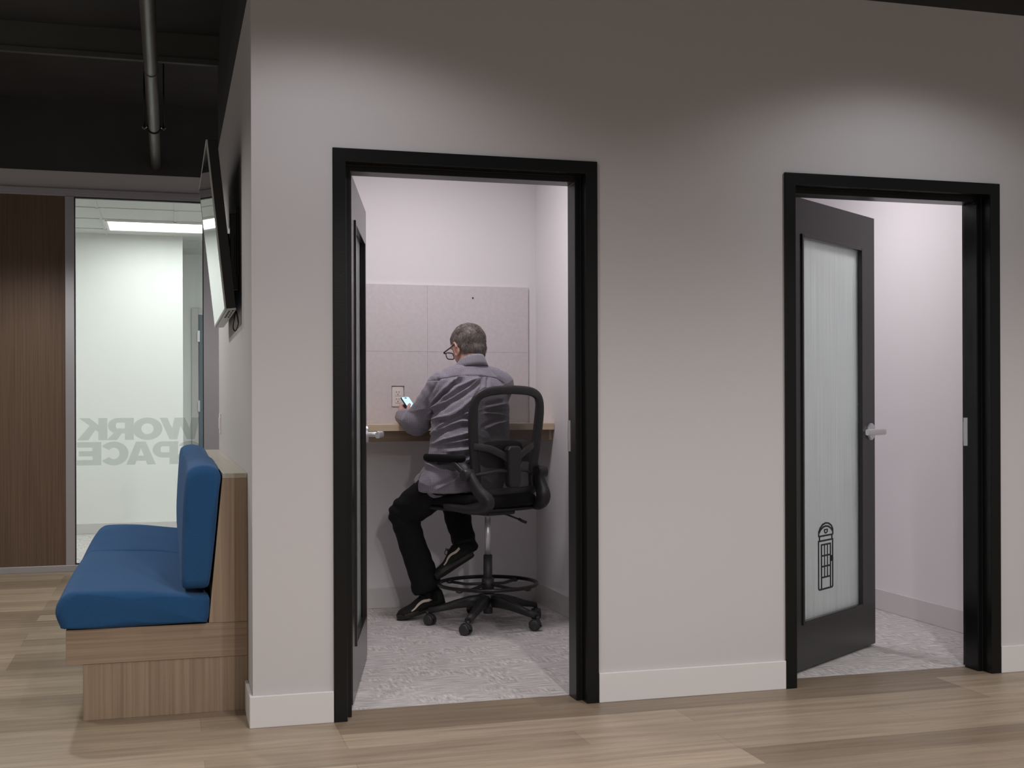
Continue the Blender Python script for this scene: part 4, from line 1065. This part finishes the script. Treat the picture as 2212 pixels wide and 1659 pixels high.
vd.inputs[1].default_value = H(-.040, -.040, .090)-mo
mr = nt.nodes.new('ShaderNodeMapRange'); Lk(vd.outputs['Value'], mr.inputs[0]); mr.inputs[1].default_value = .020; mr.inputs[2].default_value = .075; mr.inputs[3].default_value = .85; mr.inputs[4].default_value = 0
mh = N(nt, 'ShaderNodeMix', data_type='RGBA'); Lk(mr.outputs[0], mh.inputs[0]); Lk(cr.outputs[0], mh.inputs[6]); mh.inputs[7].default_value = (.40, .24, .18, 1)
Lk(mh.outputs[2], bs.inputs['Base Color']); bs.inputs['Roughness'].default_value = .55
bp = N(nt, 'ShaderNodeBump', Strength=.8, Distance=.002); Lk(n1.outputs[0], bp.inputs['Height']); Lk(bp.outputs[0], bs.inputs['Normal'])
hair = meshobj('hair', me, [mt], man)
bm = bmesh.new()
for c_, nn_ in pts:
    cc = iv @ (c_-HC)
    if (cc.normalized()-crown).length < .22: continue
    flow = (-hu*.9-hf*.35+nn_*.30+Vector((random.uniform(-.35, .35), random.uniform(-.35, .35), random.uniform(-.2, .2)))).normalized()
    flow = (flow - nn_*flow.dot(nn_)*.75).normalized(); ln = random.uniform(.010, .017)
    b0 = c_-mo; b1 = b0+flow*ln*.5+nn_*.0022; b2 = b0+flow*ln+nn_*.0012
    tube(bm, [b0, b1, b2], [.0007, .0006, .0001], 3, cap=False)
obj('hair_strands', bm, mt, hair)

# --- glasses
gl = empty('glasses', H(.118, 0, -.020)-mo, 0, man); go = gl.location
bm = bmesh.new()
for s in (-1, 1):
    loop = []
    for k in range(24):
        t = 2*math.pi*k/24; y = math.copysign(abs(math.cos(t))**.55, math.cos(t))*.028; z = math.copysign(abs(math.sin(t))**.6, math.sin(t))*.020
        loop.append(H(.129-.10*abs(s*.038+y)**1.6, s*.038+y, -.026+z)-mo-go)
    tube(bm, loop, .0031, 8, closed=True)
    tube(bm, [p-mo-go for p in (H(.130, s*.062, -.010), H(.127, s*.079, -.010), H(.116, s*.087, -.010))], [(.0045, .0025)]*3, 8)
    tube(bm, [p-mo-go for p in (H(.120, s*.086, -.010), H(.05, s*.091, -.010), H(.005, s*.096, -.008), H(-.012, s*.095, -.014), H(-.026, s*.092, -.040))], [(.0050, .0022), (.0046, .0018), (.0034, .0016), (.003, .0016), (.003, .0016)], 8)
tube(bm, [p-mo-go for p in (H(.133, .012, -.020), H(.136, 0, -.017), H(.133, -.012, -.020))], .0022, 8)
obj('spectacle_frame', bm, plain('dark_acetate', (.035, .026, .026), .3), gl)
for s in (-1, 1):
    bm = bmesh.new(); vs = []
    for k in range(24):
        t = 2*math.pi*k/24; y = math.copysign(abs(math.cos(t))**.55, math.cos(t))*.027; z = math.copysign(abs(math.sin(t))**.6, math.sin(t))*.019
        vs.append(bm.verts.new(H(.129-.10*abs(s*.038+y)**1.6, s*.038+y, -.026+z)-mo-go))
    bm.faces.new(vs); obj('lens', bm, M['lens'], gl)

# --- phone in his left hand
ph = tag(empty('smartphone', PC), 'smartphone with a lit pale blue screen, held in his left hand above the desk', 'phone')
PMx = Matrix(((pw_.x, pa.x, pn.x), (pw_.y, pa.y, pn.y), (pw_.z, pa.z, pn.z))).to_4x4()
def rr_plate(hx, hy, r, z0, z1):
    bm = bmesh.new(); pl = []
    for cx, cy, a0 in ((hx-r, hy-r, 0), (-hx+r, hy-r, 90), (-hx+r, -hy+r, 180), (hx-r, -hy+r, 270)):
        pl += [(cx+r*math.cos(R(a0+15*i)), cy+r*math.sin(R(a0+15*i))) for i in range(7)]
    prism(bm, pl, z0, z1, 'xy'); bmesh.ops.transform(bm, matrix=PMx, verts=bm.verts); return bm
obj('phone_body', rr_plate(.0375, .0765, .011, -.004, .004), plain('phone_case', (.02, .05, .06), .35), ph, bevel=.0012)
obj('screen', rr_plate(.0345, .0735, .009, .0041, .0046), M['phone'], ph)
bm = rr_plate(.011, .0032, .003, .0046, .0049); bmesh.ops.translate(bm, verts=bm.verts, vec=pa*.066)
obj('camera_notch', bm, M['dkhole'], ph)
